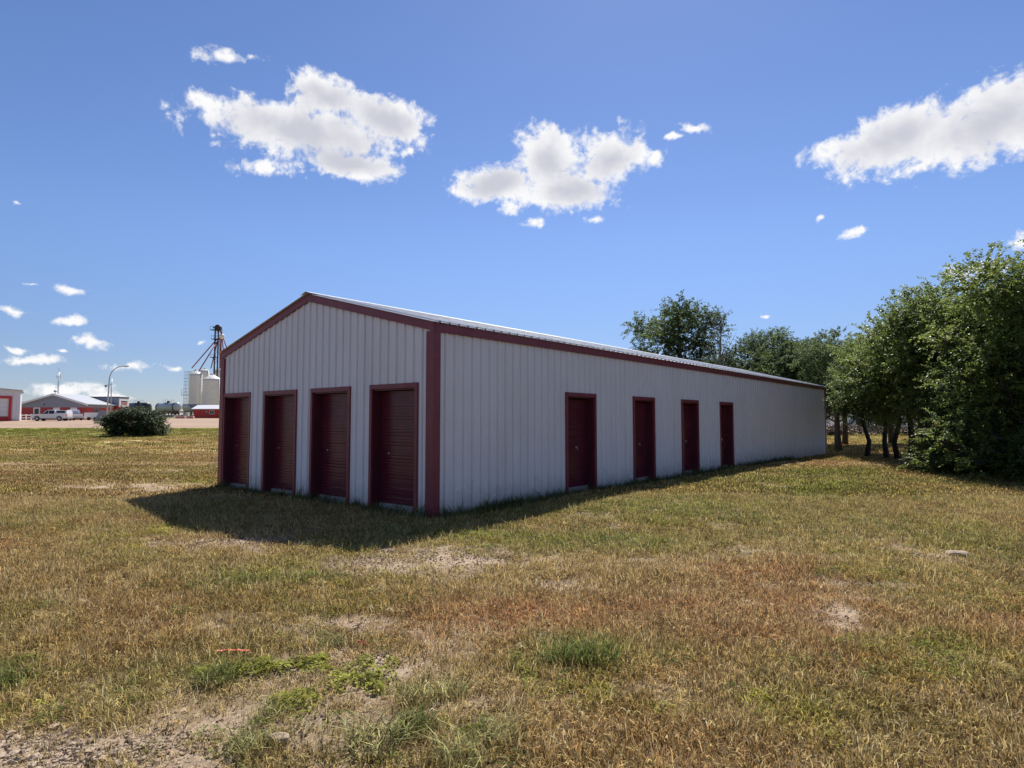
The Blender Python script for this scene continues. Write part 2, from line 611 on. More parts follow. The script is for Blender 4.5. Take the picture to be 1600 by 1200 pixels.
# ground cover map -----------------------------------------------------------
SPOTS = {   # kind: (px, py, half width px, half height px, weight)
    'sand': [(735, 872, 115, 15, 1.0), (640, 862, 40, 9, .7), (1140, 858, 42, 8, .7), (1295, 962, 34, 16, .8), (1080, 932, 50, 6, .4),
             (350, 850, 90, 9, .8), (240, 760, 110, 5, .7), (270, 735, 60, 3, .6), (560, 1045, 110, 34, .8), (440, 1125, 130, 30, .75), (690, 985, 70, 20, .6),
             (500, 975, 250, 9, .7), (110, 1170, 190, 40, 1.2), (760, 1110, 60, 18, .5), (1150, 945, 30, 5, .6), (880, 905, 60, 5, .4), (1240, 870, 60, 5, .5),
             (60, 722, 90, 4, .5), (660, 1130, 80, 16, .5), (560, 1170, 110, 12, .5), (860, 985, 60, 8, .4)],
    'green': [(900, 1028, 75, 30, 1.1), (1050, 800, 260, 28, .95), (980, 840, 150, 20, 1.0), (1250, 760, 190, 20, .9), (1420, 830, 190, 40, .75), (1330, 1120, 200, 60, .45), (800, 830, 120, 10, .6), (330, 800, 140, 14, .6), (100, 830, 120, 14, .5), (40, 970, 80, 30, .6), (440, 905, 150, 22, .7),
              (230, 880, 120, 14, .4), (645, 888, 45, 7, .8), (1480, 1010, 110, 45, .7), (1290, 1050, 60, 20, .4), (30, 1035, 60, 30, .6), (1040, 1035, 60, 25, .4),
              (330, 672, 60, 6, 1.0), (160, 676, 260, 8, .45), (280, 755, 70, 6, .6), (1340, 900, 120, 30, .35), (560, 1000, 30, 8, .4), (1560, 800, 120, 30, .3), (150, 1060, 130, 30, .4)],
    'red': [(760, 955, 230, 34, .95), (1000, 950, 220, 30, .6), (420, 940, 170, 26, .7), (350, 985, 90, 14, .6), (1150, 1000, 70, 22, .7), (1390, 980, 150, 40, .5),
            (1250, 1010, 120, 30, .5), (230, 715, 150, 8, .5), (1060, 1080, 160, 40, .3), (1010, 1160, 200, 40, .35), (1200, 900, 160, 20, .3)],
    'straw': [(500, 890, 260, 20, .4), (230, 715, 200, 10, .8), (1100, 880, 240, 16, .5), (1320, 940, 150, 20, .4), (120, 790, 180, 20, .4), (1200, 960, 160, 25, .5),
              (900, 930, 260, 18, .3), (330, 1060, 180, 40, .3), (230, 850, 200, 20, .3), (1230, 830, 160, 14, .3)],
    'yellow': [(270, 833, 40, 8, .7), (200, 862, 40, 10, .7), (20, 765, 30, 6, .8), (930, 1110, 90, 30, .55), (1210, 1120, 70, 30, .5), (560, 860, 40, 6, .4), (50, 1110, 60, 20, .3)],
}
SPOT_G = {}
for k_, lst in SPOTS.items():
    o_ = []
    for (px, py, rx, ry, w) in lst:
        gx, gy = ground_at(px, py)
        x2, _ = ground_at(px + rx, py)
        _, ya = ground_at(px, py - ry)
        _, yb = ground_at(px, min(py + ry, 1600))
        o_.append((gx, gy, max(0.15, abs(x2 - gx)) * (1.25 if k_ == 'sand' else 1), max(0.12, abs(ya - yb) / 2) * (1.3 if k_ == 'sand' else 1), w))
    SPOT_G[k_] = o_


def cover(x, y):
    wx = x + (fbm(x, y, 0.9, 4, 21) - .5) * (0.9 + 0.02 * y)
    wy = y + (fbm(x, y, 0.9, 4, 22) - .5) * (0.9 + 0.03 * y)
    w = {}
    for k_, lst in SPOT_G.items():
        s = np.zeros_like(x)
        for (gx, gy, rx, ry, a) in lst:
            s = np.maximum(s, a * np.exp(-(((wx - gx) / rx) ** 2 + ((wy - gy) / ry) ** 2) * 0.9))
        w[k_] = s
    n1 = fbm(x, y, 0.28, 5, 31)
    n2 = fbm(x, y, 0.55, 5, 32)
    n3 = fbm(x, y, 1.6, 4, 33)
    w['green'] = np.clip(w['green'] + sstep(.52, .74, n1) * .5, 0, 1)
    w['red'] = np.clip(w['red'] + sstep(.54, .74, n2) * .5, 0, 1)
    w['straw'] = np.clip(w['straw'] + sstep(.52, .75, n3) * .45, 0, 1)
    w['sand'] = np.clip(w['sand'] * (0.25 + 1.5 * fbm(x, y, 3.2, 5, 34)) + sstep(.60, .74, fbm(x, y, .9, 6, 35, .6)) * .5, 0, 1)
    # old mowing swaths and worn streaks farther out, drawn out across the field
    st = fbm(x * 0.16, y * 0.75, 1.0, 5, 36)
    far = sstep(13, 24, y)
    w['straw'] = np.clip(w['straw'] + far * sstep(.50, .66, st) * .8, 0, 1)
    w['sand'] = np.clip(w['sand'] + far * sstep(.64, .76, st) * .45, 0, 1)
    w['green'] = np.clip(w['green'] + far * sstep(.50, .36, st) * .55 + sstep(50, 66, y) * .35, 0, 1)
    w['yellow'] = np.clip(w['yellow'] + sstep(.62, .74, fbm(x, y, .7, 4, 37)) * .2, 0, 1)
    return w


C_BASE = np.array([0.365, 0.250, 0.097]); C_GREEN = np.array([0.22, 0.235, 0.050]); C_RED = np.array([0.43, 0.180, 0.088])
C_STRAW = np.array([0.64, 0.46, 0.225]); C_SAND = np.array([0.42, 0.315, 0.22]); C_YELLOW = np.array([0.48, 0.43, 0.06])


def mixc(c, t, w):
    return c * (1 - w[:, None]) + t * w[:, None]


def grass_tint(x, y, w):
    c = np.tile(C_BASE, (len(x), 1))
    c = mixc(c, C_STRAW, w['straw'] * .8)
    c = mixc(c, C_RED, w['red'] * .8)
    c = mixc(c, C_GREEN, w['green'] * .92)
    c = mixc(c, C_STRAW * 1.05, w['sand'] * .45)
    c = mixc(c, C_YELLOW, w['yellow'] * .55)
    return c


def soil_tint(x, y, w):
    c = np.tile(np.array([0.20, 0.135, 0.070]), (len(x), 1))
    c = mixc(c, np.array([0.30, 0.215, 0.12]), w['straw'] * .8)
    c = mixc(c, np.array([0.20, 0.115, 0.07]), w['red'] * .6)
    c = mixc(c, np.array([0.12, 0.11, 0.04]), w['green'] * .7)
    c = mixc(c, C_SAND, np.clip(w['sand'] * 1.15, 0, 1))
    far = sstep(14, 45, y)
    return c * (1 - far[:, None]) + grass_tint(x, y, w) * 0.95 * far[:, None]


def axis(lo, hi, step, far, grow=1.16):
    a = list(np.arange(lo, hi, step))
    d = step
    p, q = a[0], a[-1]
    left, right = [], []
    while p > -far:
        d *= grow; p -= d; left.append(p)
    d = step
    while q < far:
        d *= grow; q += d; right.append(q)
    return np.array(left[::-1] + a + right)


def ground_material():
    m = bpy.data.materials.new('dry_ground')
    m.use_nodes = True
    t = m.node_tree
    L = t.links.new
    b = t.nodes['Principled BSDF']
    at_ = t.nodes.new('ShaderNodeAttribute')
    at_.attribute_name = 'tint'
    tc = t.nodes.new('ShaderNodeTexCoord')
    n = t.nodes.new('ShaderNodeTexNoise')
    n.inputs['Scale'].default_value = 22
    n.inputs['Detail'].default_value = 9
    n.inputs['Roughness'].default_value = 0.72
    L(tc.outputs['Object'], n.inputs['Vector'])
    n2 = t.nodes.new('ShaderNodeTexNoise')
    n2.inputs['Scale'].default_value = 1.3
    n2.inputs['Detail'].default_value = 8
    n2.inputs['Roughness'].default_value = 0.7
    L(tc.outputs['Object'], n2.inputs['Vector'])
    r1 = t.nodes.new('ShaderNodeMapRange')
    r1.inputs['From Min'].default_value = .3; r1.inputs['From Max'].default_value = .7
    r1.inputs['To Min'].default_value = .5; r1.inputs['To Max'].default_value = 1.45
    L(n.outputs['Fac'], r1.inputs['Value'])
    r2 = t.nodes.new('ShaderNodeMapRange')
    r2.inputs['From Min'].default_value = .3; r2.inputs['From Max'].default_value = .7
    r2.inputs['To Min'].default_value = .8; r2.inputs['To Max'].default_value = 1.18
    L(n2.outputs['Fac'], r2.inputs['Value'])
    mu = math_node(t, 'MULTIPLY', r1.outputs[0], r2.outputs[0])
    sc = t.nodes.new('ShaderNodeVectorMath')
    sc.operation = 'SCALE'
    L(at_.outputs['Color'], sc.inputs[0])
    L(mu, sc.inputs['Scale'])
    L(sc.outputs[0], b.inputs['Base Color'])
    b.inputs['Roughness'].default_value = 0.95
    b.inputs['Specular IOR Level'].default_value = 0.1
    bp = t.nodes.new('ShaderNodeBump')
    bp.inputs['Strength'].default_value = 0.8
    bp.inputs['Distance'].default_value = 0.03
    L(n.outputs['Fac'], bp.inputs['Height'])
    L(bp.outputs[0], b.inputs['Normal'])
    return m


def build_ground():
    xs = axis(-9, 16, 0.14, 6000)
    ys = axis(1.5, 24, 0.14, 6000)
    X, Y = np.meshgrid(xs, ys)
    x, y = X.ravel(), Y.ravel()
    z = terrain(x, y)
    nx, ny = len(xs), len(ys)
    i = (np.arange(ny - 1)[:, None] * nx + np.arange(nx - 1)[None, :]).ravel()
    f = np.stack([i, i + 1, i + nx + 1, i + nx], 1)
    me = np_mesh('ground', np.stack([x, y, z], 1), f, True)
    w = cover(x, y)
    c = soil_tint(x, y, w)
    a = me.attributes.new('tint', 'FLOAT_COLOR', 'POINT')
    a.data.foreach_set('color', np.concatenate([c, np.ones((len(c), 1))], 1).astype(np.float32).ravel())
    o = link_mesh('ground', me, ground_material())
    tag(o, 'dry mown prairie lawn reaching to the horizon', 'ground', kind='structure')


build_ground()


def build_road():
    # sandy gravel lane and yard in front of the far buildings
    xs = np.concatenate([np.linspace(-420, -130, 30), np.linspace(-126, 10, 120), np.linspace(14, 120, 16)])
    ys = np.concatenate([np.linspace(0, 1, 7), np.linspace(1.2, 3, 4), np.linspace(4, 30, 12), np.linspace(34, 75, 12)])
    X, Y = np.meshgrid(xs, ys)
    edge = 82 + (fbm(X, X * 0 + 3, 0.11, 4, 51) - .5) * 5.0
    Yw = edge + Y
    x, y = X.ravel(), Yw.ravel()
    z = terrain(x, y) + 0.04 * sstep(0, 0.6, Y.ravel()) - 0.01
    nx, ny = len(xs), len(ys)
    i = (np.arange(ny - 1)[:, None] * nx + np.arange(nx - 1)[None, :]).ravel()
    f = np.stack([i, i + 1, i + nx + 1, i + nx], 1)
    me = np_mesh('gravel_road', np.stack([x, y, z], 1), f, True)
    m = pmat('tan_gravel', (0.36, 0.245, 0.165), 0.95, var=0.14, scale=0.5, dark=(0.26, 0.18, 0.125), dscale=0.12, damt=0.6, bump=0.4, bscale=6, stretch=(0.25, 1, 1))
    tag(link_mesh('gravel_road', me, m), 'tan gravel road and yard before the far buildings', 'road', kind='structure')


build_road()


# ------------------------------------------------------------------ the storage shed
def build_shed():
    ang = math.atan2(BU[1], BU[0])
    root = empty('storage_shed', (BC[0], BC[1], 0), ang)
    tag(root, 'long white metal storage shed with dark red trim and roll-up doors', 'shed')
    W, Ln, E, P = BW, BL, BE, BP
    slope = (P - E) / (W / 2)
    RIB = 0.2286
    gable_doors = [(0.36, 1.67, 2.25), (2.27, 3.60, 2.25), (4.13, 5.46, 2.25), (6.03, 7.34, 2.25)]
    side_doors = [(3.84, 5.05, 2.21), (6.79, 7.95, 2.21), (9.62, 10.79, 2.21), (12.43, 13.61, 2.21)]

    def profile(a, b, cuts):
        pts = []
        k0 = int(math.floor(a / RIB)) - 1
        k1 = int(math.ceil(b / RIB)) + 1
        for k in range(k0, k1 + 1):
            c = k * RIB + 0.06
            for dx, h in ((-0.046, 0), (-0.043, -0.015), (-0.030, -0.015), (-0.026, 0), (-0.014, 0.026), (0.014, 0.026), (0.026, 0), (0.078, 0), (0.085, 0.004), (0.097, 0.004), (0.104, 0), (0.125, 0), (0.132, 0.004), (0.144, 0.004), (0.151, 0)):  # sunk groove before each rib is added only to make a dark shadow line
                pts.append((c + dx, h))
        pts.sort()
        xs = np.array([p[0] for p in pts]); hs = np.array([p[1] for p in pts])
        keep = sorted(set([a, b] + [q for q in cuts if a < q < b] + [p for p in xs if a < p < b]))
        return [(q, float(np.interp(q, xs, hs))) for q in keep]

    def wall(length, to_local, ztop, doors, name='wall_panel', z0=0.0):
        step = RIB * 4
        s = 0.0
        rr = random.Random(3)
        while s < length - 1e-6:
            e = min(s + step, length)
            cuts = [q for d in doors for q in d[:2]]
            pr = profile(s, e, cuts)
            off = rr.uniform(0, 0.0025)
            mb = MB()
            for (x0, h0), (x1, h1) in zip(pr[:-1], pr[1:]):
                zb = z0
                xm = (x0 + x1) / 2
                for d in doors:
                    if d[0] < xm < d[1]:
                        zb = d[2]
                mb.add([to_local(x0, h0 + off, zb), to_local(x1, h1 + off, zb), to_local(x1, h1 + off, ztop(x1)), to_local(x0, h0 + off, ztop(x0))], [(0, 1, 2, 3)])
            mb.build(name, M['white_steel'], root)
            s = e

    gtop = lambda s: E - 0.06 + slope * (W / 2 - abs(s - W / 2))
    wall(W, lambda s, h, z: (-h, s, z), gtop, gable_doors)
    wall(Ln, lambda s, h, z: (s, -h, z), lambda s: E - 0.06, side_doors)
    wall(W, lambda s, h, z: (Ln + h, s, z), gtop, [])
    wall(Ln, lambda s, h, z: (s, W + h, z), lambda s: E - 0.06, [])

    # screws in rows on the two walls in view: far too many and small to be things
    for (length, tl, doors) in ((W, lambda s, h, z: (-h, s, z), gable_doors), (Ln, lambda s, h, z: (s, -h, z), side_doors)):
        mb = MB()
        for z in (0.25, 0.95, 1.62, 2.36, 2.98):
            k = 0
            while k * RIB + 0.10 < length:
                s = k * RIB + 0.10
                k += 1
                if any(d[0] - .05 < s < d[1] + .05 and z < d[2] + .05 for d in doors):
                    continue
                r = 0.007
                mb.add([tl(s - r, .001, z - r), tl(s + r, .001, z - r), tl(s + r, .001, z + r), tl(s - r, .001, z + r), tl(s, .008, z)], [(0, 1, 4), (1, 2, 4), (2, 3, 4), (3, 0, 4)])
        tag(mb.build('wall_screws', M['grey_steel'], root), kind='stuff')

    # roof sheets, ribbed, one by one down each slope
    for side in (0, 1):
        s = -0.10
        while s < Ln + 0.1 - 1e-6:
            e = min(s + RIB * 4, Ln + 0.10)
            pr = profile(s, e, [])
            mb = MB()
            ye, yr = (-0.09, W / 2) if side == 0 else (W + 0.09, W / 2)
            ze, zr = E - slope * 0.09 + 0.012, P + 0.012
            n = len(pr)
            vs = [(x, ye, ze + h * 1.2) for x, h in pr] + [(x, yr, zr + h * 1.2) for x, h in pr]
            mb.add(vs, [(i, i + 1, n + i + 1, n + i) for i in range(n - 1)])
            mb.build('roof_sheet', M['roof_steel'], root)
            s = e
    mb = MB()
    mb.prism([(W / 2 - .2, P - .2 * slope + .046), (W / 2, P + .052), (W / 2 + .2, P - .2 * slope + .046), (W / 2 + .2, P - .2 * slope + .040), (W / 2, P + .044), (W / 2 - .2, P - .2 * slope + .040)], 'x', -0.11, Ln + 0.11)
    mb.build('ridge_cap', M['roof_steel'], root)

    # red trim
    TR = 0.15
    for x0, x1 in ((-0.050, -0.004), (Ln + 0.004, Ln + 0.05)):
        for sgn in (0, 1):
            mb = MB()
            y0 = -0.045 if sgn == 0 else W + 0.045
            ze, zr = E - slope * 0.045, P
            yy = lambda: None
            pts = [(y0, ze - TR), (W / 2, zr - TR), (W / 2, zr), (y0, ze)]
            mb.prism(pts, 'x', x0, x1)
            mb.build('rake_trim', M['red_trim'], root)
        for (y0, y1) in ((-0.047, 0.13), (W - 0.13, W + 0.047)):
            mb = MB()
            xa, xb = (x0 + 0.002, 0.0) if x0 < 0 else (Ln, x1 - 0.002)
            mb.box(xa, xb, y0, y1, -0.02, E - TR - 0.005 if y0 < 0 else E - TR)
            if x0 < 0:
                mb.box(0.001, 0.12, (y0 if y0 < 0 else W + 0.003), (-0.003 if y0 < 0 else y1), -0.02, E - TR - 0.005)
            else:
                mb.box(Ln - 0.12, Ln - 0.001, (y0 if y0 < 0 else W + 0.003), (-0.003 if y0 < 0 else y1), -0.02, E - TR - 0.005)
            mb.build('corner_trim', M['red_trim'], root)
    for (y0, y1) in ((-0.052, -0.004), (W + 0.004, W + 0.052)):
        mb = MB()
        mb.box(-0.003, Ln + 0.003, y0, y1, E - slope * 0.06 - TR, E - slope * 0.06 - 0.004)
        mb.build('eave_trim', M['red_trim'], root)

    # doors
    def door(tl, a, b, top, handle_side, zb, nth):
        FT = 0.07      # width of the door trim
        D = 0.21       # how deep the curtain sits
        d = empty('roll_up_door')
        d.parent = root

        def bx(mb, s0, s1, h0, h1, z0, z1):
            p = [tl(s, h, z) for z in (z0, z1) for h in (h0, h1) for s in (s0, s1)]
            mb.add(p, [(0, 2, 3, 1), (4, 5, 7, 6), (0, 1, 5, 4), (2, 6, 7, 3), (0, 4, 6, 2), (1, 3, 7, 5)])
        # trim standing proud of the ribs
        for (s0, s1) in ((a, a + FT), (b - FT, b)):
            mb = MB(); bx(mb, s0, s1, -0.004, 0.036, 0.0, top - FT - 0.002); mb.build('door_trim', M['red_trim'], d)
        mb = MB(); bx(mb, a, b, -0.004, 0.037, top - FT, top + 0.012); mb.build('head_trim', M['red_trim'], d)
        for (s0, s1) in ((a + FT - .03, a + FT + 0.004), (b - FT - .004, b - FT + .03)):
            mb = MB(); bx(mb, s0, s1, -D - 0.05, -0.006, 0.0, top - FT - .03); mb.build('jamb', M['red_post'], d)
        mb = MB(); bx(mb, a + FT - .03, b - FT + .03, -D - 0.05, -0.006, top - FT - 0.028, top - FT + .02); mb.build('head_jamb', M['red_post'], d)
        # corrugated curtain
        mb = MB()
        s0, s1 = a + FT + 0.005, b - FT - 0.005
        z = zb
        zt = top - FT - 0.03
        pitch = 0.0585
        rows = []
        rr = random.Random(nth)
        while z < zt:
            dj = rr.uniform(-0.002, 0.002) + (0.004 if rr.random() < .12 else 0)
            for dz, h in ((0.0, 0.0), (0.015, 0.0), (0.021, 0.023), (0.043, 0.023), (0.051, 0.0)):
                if z + dz < zt:
                    rows.append((z + dz, h + dj))
            z += pitch
        rows.append((zt, 0))
        nn = 5
        for i in range(len(rows) - 1):
            (za, ha), (zc, hc) = rows[i], rows[i + 1]
            for j in range(nn):
                q0, q1 = s0 + (s1 - s0) * j / nn, s0 + (s1 - s0) * (j + 1) / nn
                bow = lambda q, zz: 0.006 * math.sin(math.pi * (q - s0) / (s1 - s0)) * math.sin(zz * 2.1 + nth)
                mb.add([tl(q0, ha - D + bow(q0, za), za), tl(q1, ha - D + bow(q1, za), za), tl(q1, hc - D + bow(q1, zc), zc), tl(q0, hc - D + bow(q0, zc), zc)], [(0, 1, 2, 3)])
        cur = mb.build('door_curtain', M['red_door'], d)
        mb = MB(); bx(mb, s0, s1, -D - .01, -D + .022, zb - 0.055, zb - 0.002); mb.build('bottom_bar', M['red_door'], d)
        mb = MB(); bx(mb, s0 - .02, s1 + .02, -D - .06, -D + .05, -0.05, zb - 0.058); mb.build('sill', M['sill'], d)
        # slide latch with a pull
        sc_ = s0 + (s1 - s0) * handle_side
        mb = MB()
        if nth < 10:
            bx(mb, sc_ - .02, sc_ + .015, -D + .018, -D + .034, 1.00, 1.03)
        else:
            bx(mb, sc_ - .055, sc_ + .03, -D + .018, -D + .028, 1.00, 1.03)
            bx(mb, sc_ + .008, sc_ + .026, -D + .022, -D + .045, 0.955, 1.025)
        mb.build('latch', M['handle'], cur)

    for i, (a, b, t) in enumerate(gable_doors):
        door(lambda s, h, z: (-h, s, z), a, b, t, 0.80, 0.17, i)
    for i, (a, b, t) in enumerate(side_doors):
        door(lambda s, h, z: (s, -h, z), a, b, t, 0.60, 0.20, i + 10)
    mb = MB()
    mb.box(0.02, Ln - .02, 0.02, W - .02, -0.3, 0.03)
    mb.build('floor_slab', M['concrete'], root)
    mb = MB()
    mb.box(-0.14, -0.055, 0.14, 0.30, -0.1, 0.09)
    mb.build('footing_block', M['concrete'], root, bevel=0.02)


build_shed()

# ------------------------------------------------------------------ grass
def blade_mesh(name, seed, n, radius, hmin, hmax, width, lean, seg=2, colvar=(0.35, 2.5), flat=0.0, rise=1.0):
    r = np.random.default_rng(seed)
    a = r.random(n) * 2 * np.pi
    rad = radius * np.sqrt(r.random(n))
    bx, by = rad * np.cos(a), rad * np.sin(a)
    d = r.random(n) * 2 * np.pi
    ln = lean * (0.4 + r.random(n))
    h = hmin + (hmax - hmin) * r.random(n) ** 1.4
    h = h * (1 - 0.45 * (rad / radius) ** 2)
    wd = width * (0.6 + 0.8 * r.random(n))
    px, py = -np.sin(d), np.cos(d)
    face = r.random(n) * 2 * np.pi
    px, py = np.cos(face), np.sin(face)
    V, Fc, var = [], [], []
    shade = colvar[0] + (colvar[1] - colvar[0]) * r.random(n) ** 2.2
    v = np.zeros((n, 5, 3))
    mid = 0.55
    v[:, 0] = np.stack([bx - px * wd / 2, by - py * wd / 2, np.full(n, -0.01)], 1)
    v[:, 1] = np.stack([bx + px * wd / 2, by + py * wd / 2, np.full(n, -0.01)], 1)
    mx, my = bx + np.cos(d) * ln * h * mid * .6, by + np.sin(d) * ln * h * mid * .6
    v[:, 2] = np.stack([mx + px * wd * .4, my + py * wd * .4, h * mid * rise], 1)
    v[:, 3] = np.stack([mx - px * wd * .4, my - py * wd * .4, h * mid * rise], 1)
    v[:, 4] = np.stack([bx + np.cos(d) * ln * h, by + np.sin(d) * ln * h, h * (1 - 0.35 * np.clip(ln, 0, 1.6) * (0.5 + flat)) * rise], 1)
    base = (np.arange(n) * 5)[:, None]
    tri = np.array([[0, 1, 2], [0, 2, 3], [3, 2, 4]])
    f = (base[:, :, None] + tri[None]).reshape(-1, 3)
    me = np_mesh(name, v.reshape(-1, 3), f)
    at_ = me.attributes.new('var', 'FLOAT', 'POINT')
    at_.data.foreach_set('value', np.repeat(shade, 5).astype(np.float32))
    return me


def grass_material(name, fixed=None, gloss=0.12):
    m = bpy.data.materials.new(name)
    m.use_nodes = True
    t = m.node_tree
    L = t.links.new
    b = t.nodes['Principled BSDF']
    out = t.nodes['Material Output']
    va = t.nodes.new('ShaderNodeAttribute')
    va.attribute_name = 'var'
    sc = t.nodes.new('ShaderNodeVectorMath')
    sc.operation = 'SCALE'
    if fixed is None:
        ti = t.nodes.new('ShaderNodeAttribute')
        ti.attribute_type = 'INSTANCER'
        ti.attribute_name = 'tint'
        L(ti.outputs['Color'], sc.inputs[0])
    else:
        sc.inputs[0].default_value = fixed
    L(va.outputs['Fac'], sc.inputs['Scale'])
    mn = t.nodes.new('ShaderNodeVectorMath')
    mn.operation = 'MINIMUM'
    mn.inputs[1].default_value = (.82, .72, .5)
    L(sc.outputs[0], mn.inputs[0])
    sc = mn
    L(sc.outputs[0], b.inputs['Base Color'])
    b.inputs['Roughness'].default_value = 0.6
    b.inputs['Specular IOR Level'].default_value = gloss
    tr = t.nodes.new('ShaderNodeBsdfTranslucent')
    L(sc.outputs[0], tr.inputs['Color'])
    ms = t.nodes.new('ShaderNodeMixShader')
    ms.inputs[0].default_value = 0.45
    L(b.outputs[0], ms.inputs[1])
    L(tr.outputs[0], ms.inputs[2])
    L(ms.outputs[0], out.inputs['Surface'])
    return m


def weed_mesh(name, seed, n, radius, height, leaf):
    """low broad leaved weed: small leaves in a cushion"""
    r = np.random.default_rng(seed)
    a = r.random(n) * 2 * np.pi
    rad = radius * np.sqrt(r.random(n))
    z = height * (1 - (rad / radius) ** 2) * (0.35 + 0.65 * r.random(n)) + 0.005
    c = np.stack([rad * np.cos(a), rad * np.sin(a), z], 1)
    d = r.random(n) * 2 * np.pi
    tilt = r.normal(0.15, 0.35, n)
    l = leaf * (0.6 + 0.8 * r.random(n))
    ax = np.stack([np.cos(d) * np.cos(tilt), np.sin(d) * np.cos(tilt), np.sin(tilt)], 1)
    sd_ = np.stack([-np.sin(d), np.cos(d), r.normal(0, .3, n)], 1)
    v = np.stack([c - ax * l[:, None] / 2, c + sd_ * l[:, None] * .28, c + ax * l[:, None] / 2, c - sd_ * l[:, None] * .28], 1)
    f = np.arange(n * 4).reshape(n, 4)
    me = np_mesh(name, v.reshape(-1, 3), f)
    at_ = me.attributes.new('var', 'FLOAT', 'POINT')
    at_.data.foreach_set('value', np.repeat(0.6 + 0.9 * r.random(n), 4).astype(np.float32))
    return me


def in_shed(x, y, pad=0.0):
    s = (x - BC[0]) * BU[0] + (y - BC[1]) * BU[1]
    t = (x - BC[0]) * BV[0] + (y - BC[1]) * BV[1]
    return (s > -0.03 - pad) & (s < BL + .03 + pad) & (t > -0.03 - pad) & (t < BW + .03 + pad), s, t


def build_grass():
    gm = grass_material('lawn_blades')
    protos = []
    coll = bpy.data.collections.new('grass_shapes')
    def reg(me):
        me.materials.append(gm)
        o = bpy.data.objects.new('p%02d' % len(protos) + '_' + me.name, me)
        coll.objects.link(o)
        protos.append(o)
    for k in range(4):      # 0-3 short dense dry turf
        reg(blade_mesh('turf', 100 + k, 70, 0.13, 0.025, 0.075, 0.0055, 1.0))
    for k in range(3):      # 4-6 standing thin stalks
        reg(blade_mesh('stalk', 120 + k, 34, 0.12, 0.05, 0.13, 0.0042, 0.55))
    for k in range(2):      # 7-8 flattened litter
        reg(blade_mesh('litter', 140 + k, 46, 0.15, 0.03, 0.10, 0.0062, 1.5, flat=1.0, rise=0.45))
    for k in range(2):      # 9-10 cushions of small leaves
        reg(weed_mesh('cushion', 160 + k, 90, 0.10, 0.05, 0.018))
    for k in range(3):      # 11-13 coarse distant turf
        reg(blade_mesh('far_turf', 180 + k, 60, 0.30, 0.03, 0.085, 0.015, 0.9))
    for k in range(2):      # 14-15 tall rank grass along the wall
        reg(blade_mesh('rank', 200 + k, 42, 0.10, 0.10, 0.30, 0.006, 0.6))

    rq = np.random.default_rng(55)
    for k in range(2):      # 16-17 crumbs of soil and small stones
        n = 40
        oc = np.array([[1, 0, 0], [-1, 0, 0], [0, 1, 0], [0, -1, 0], [0, 0, 1], [0, 0, -1.]])
        of = np.array([[0, 2, 4], [2, 1, 4], [1, 3, 4], [3, 0, 4], [2, 0, 5], [1, 2, 5], [3, 1, 5], [0, 3, 5]])
        sz = .003 + .009 * rq.random(n) ** 3
        v = oc[None] * (1 + rq.normal(0, .25, (n, 6, 1))) * sz[:, None, None] * np.array([1.2, 1, .75])
        a = rq.random(n) * 6.28
        q = .16 * np.sqrt(rq.random(n))
        v = v + np.stack([q * np.cos(a), q * np.sin(a), sz * .2], 1)[:, None, :]
        me = np_mesh('crumbs', v.reshape(-1, 3), (np.arange(n)[:, None, None] * 6 + of[None]).reshape(-1, 3))
        me.attributes.new('var', 'FLOAT', 'POINT').data.foreach_set('value', np.repeat(.55 + .7 * rq.random(n), 6).astype(np.float32))
        reg(me)

    P, SC, IX, TI = [], [], [], []

    def put(n, ylo, yhi, kind, seed, smin, smax):
        r = np.random.default_rng(seed)
        y = np.sqrt(r.random(n) * (yhi ** 2 - ylo ** 2) + ylo ** 2)
        half = 0.92 * y + 1.0
        x = (r.random(n) * 2 - 1) * half
        inside, s, t = in_shed(x, y)
        w = cover(x, y)
        bare = np.clip(w['sand'] * 1.0, 0, 0.88)
        keep = (~inside) & (r.random(n) > bare)
        keep &= ~((y > 80.5) & (x < 90))
        x, y = x[keep], y[keep]
        w = {k: v[keep] for k, v in w.items()}
        m = len(x)
        if kind == 'near':
            u = r.random(m)
            idx = np.where(u < .50, r.integers(0, 4, m), np.where(u < .74, r.integers(4, 7, m), r.integers(7, 9, m)))
            u2 = r.random(m)
            idx = np.where(u2 < w['yellow'] * .6 + w['green'] * .10, r.integers(9, 11, m), idx)
        else:
            idx = r.integers(11, 14, m)
        c = grass_tint(x, y, w)
        isw = (idx == 9) | (idx == 10)
        yl = np.clip(w['yellow'] * 1.2, 0, 1)[:, None]
        wc = np.array([0.15, 0.19, 0.04]) * (1 - yl) + np.array([0.52, 0.47, 0.055]) * yl
        c = np.where(isw[:, None], wc, c)
        st = (idx >= 4) & (idx <= 8)
        c = np.where(st[:, None], c * .55 + C_STRAW * .52, c)
        c = c * (0.62 + 0.8 * r.random(m) ** 1.3)[:, None]
        sc = smin + (smax - smin) * r.random(m)
        sc = sc * (1 - 0.35 * np.clip(w['sand'], 0, 1))
        P.append(np.stack([x, y, terrain(x, y)], 1)); SC.append(sc); IX.append(idx); TI.append(c)

    put(9500, 1.6, 6.0, 'near', 1, 0.75, 1.25)
    put(19000, 6.0, 13.0, 'near', 2, 0.9, 1.45)
    put(24000, 13.0, 30.0, 'far', 3, 0.75, 1.25)
    put(16000, 30.0, 82.0, 'far', 4, 1.2, 2.2)
    r = np.random.default_rng(66)
    y = np.sqrt(r.random(16000) * (14 ** 2 - 1.6 ** 2) + 1.6 ** 2)
    x = (r.random(16000) * 2 - 1) * (0.92 * y + 1)
    w = cover(x, y)
    keep = (r.random(16000) < np.clip(w['sand'] * 1.6 - .3, 0, 1)) & (~in_shed(x, y)[0])
    x, y = x[keep], y[keep]
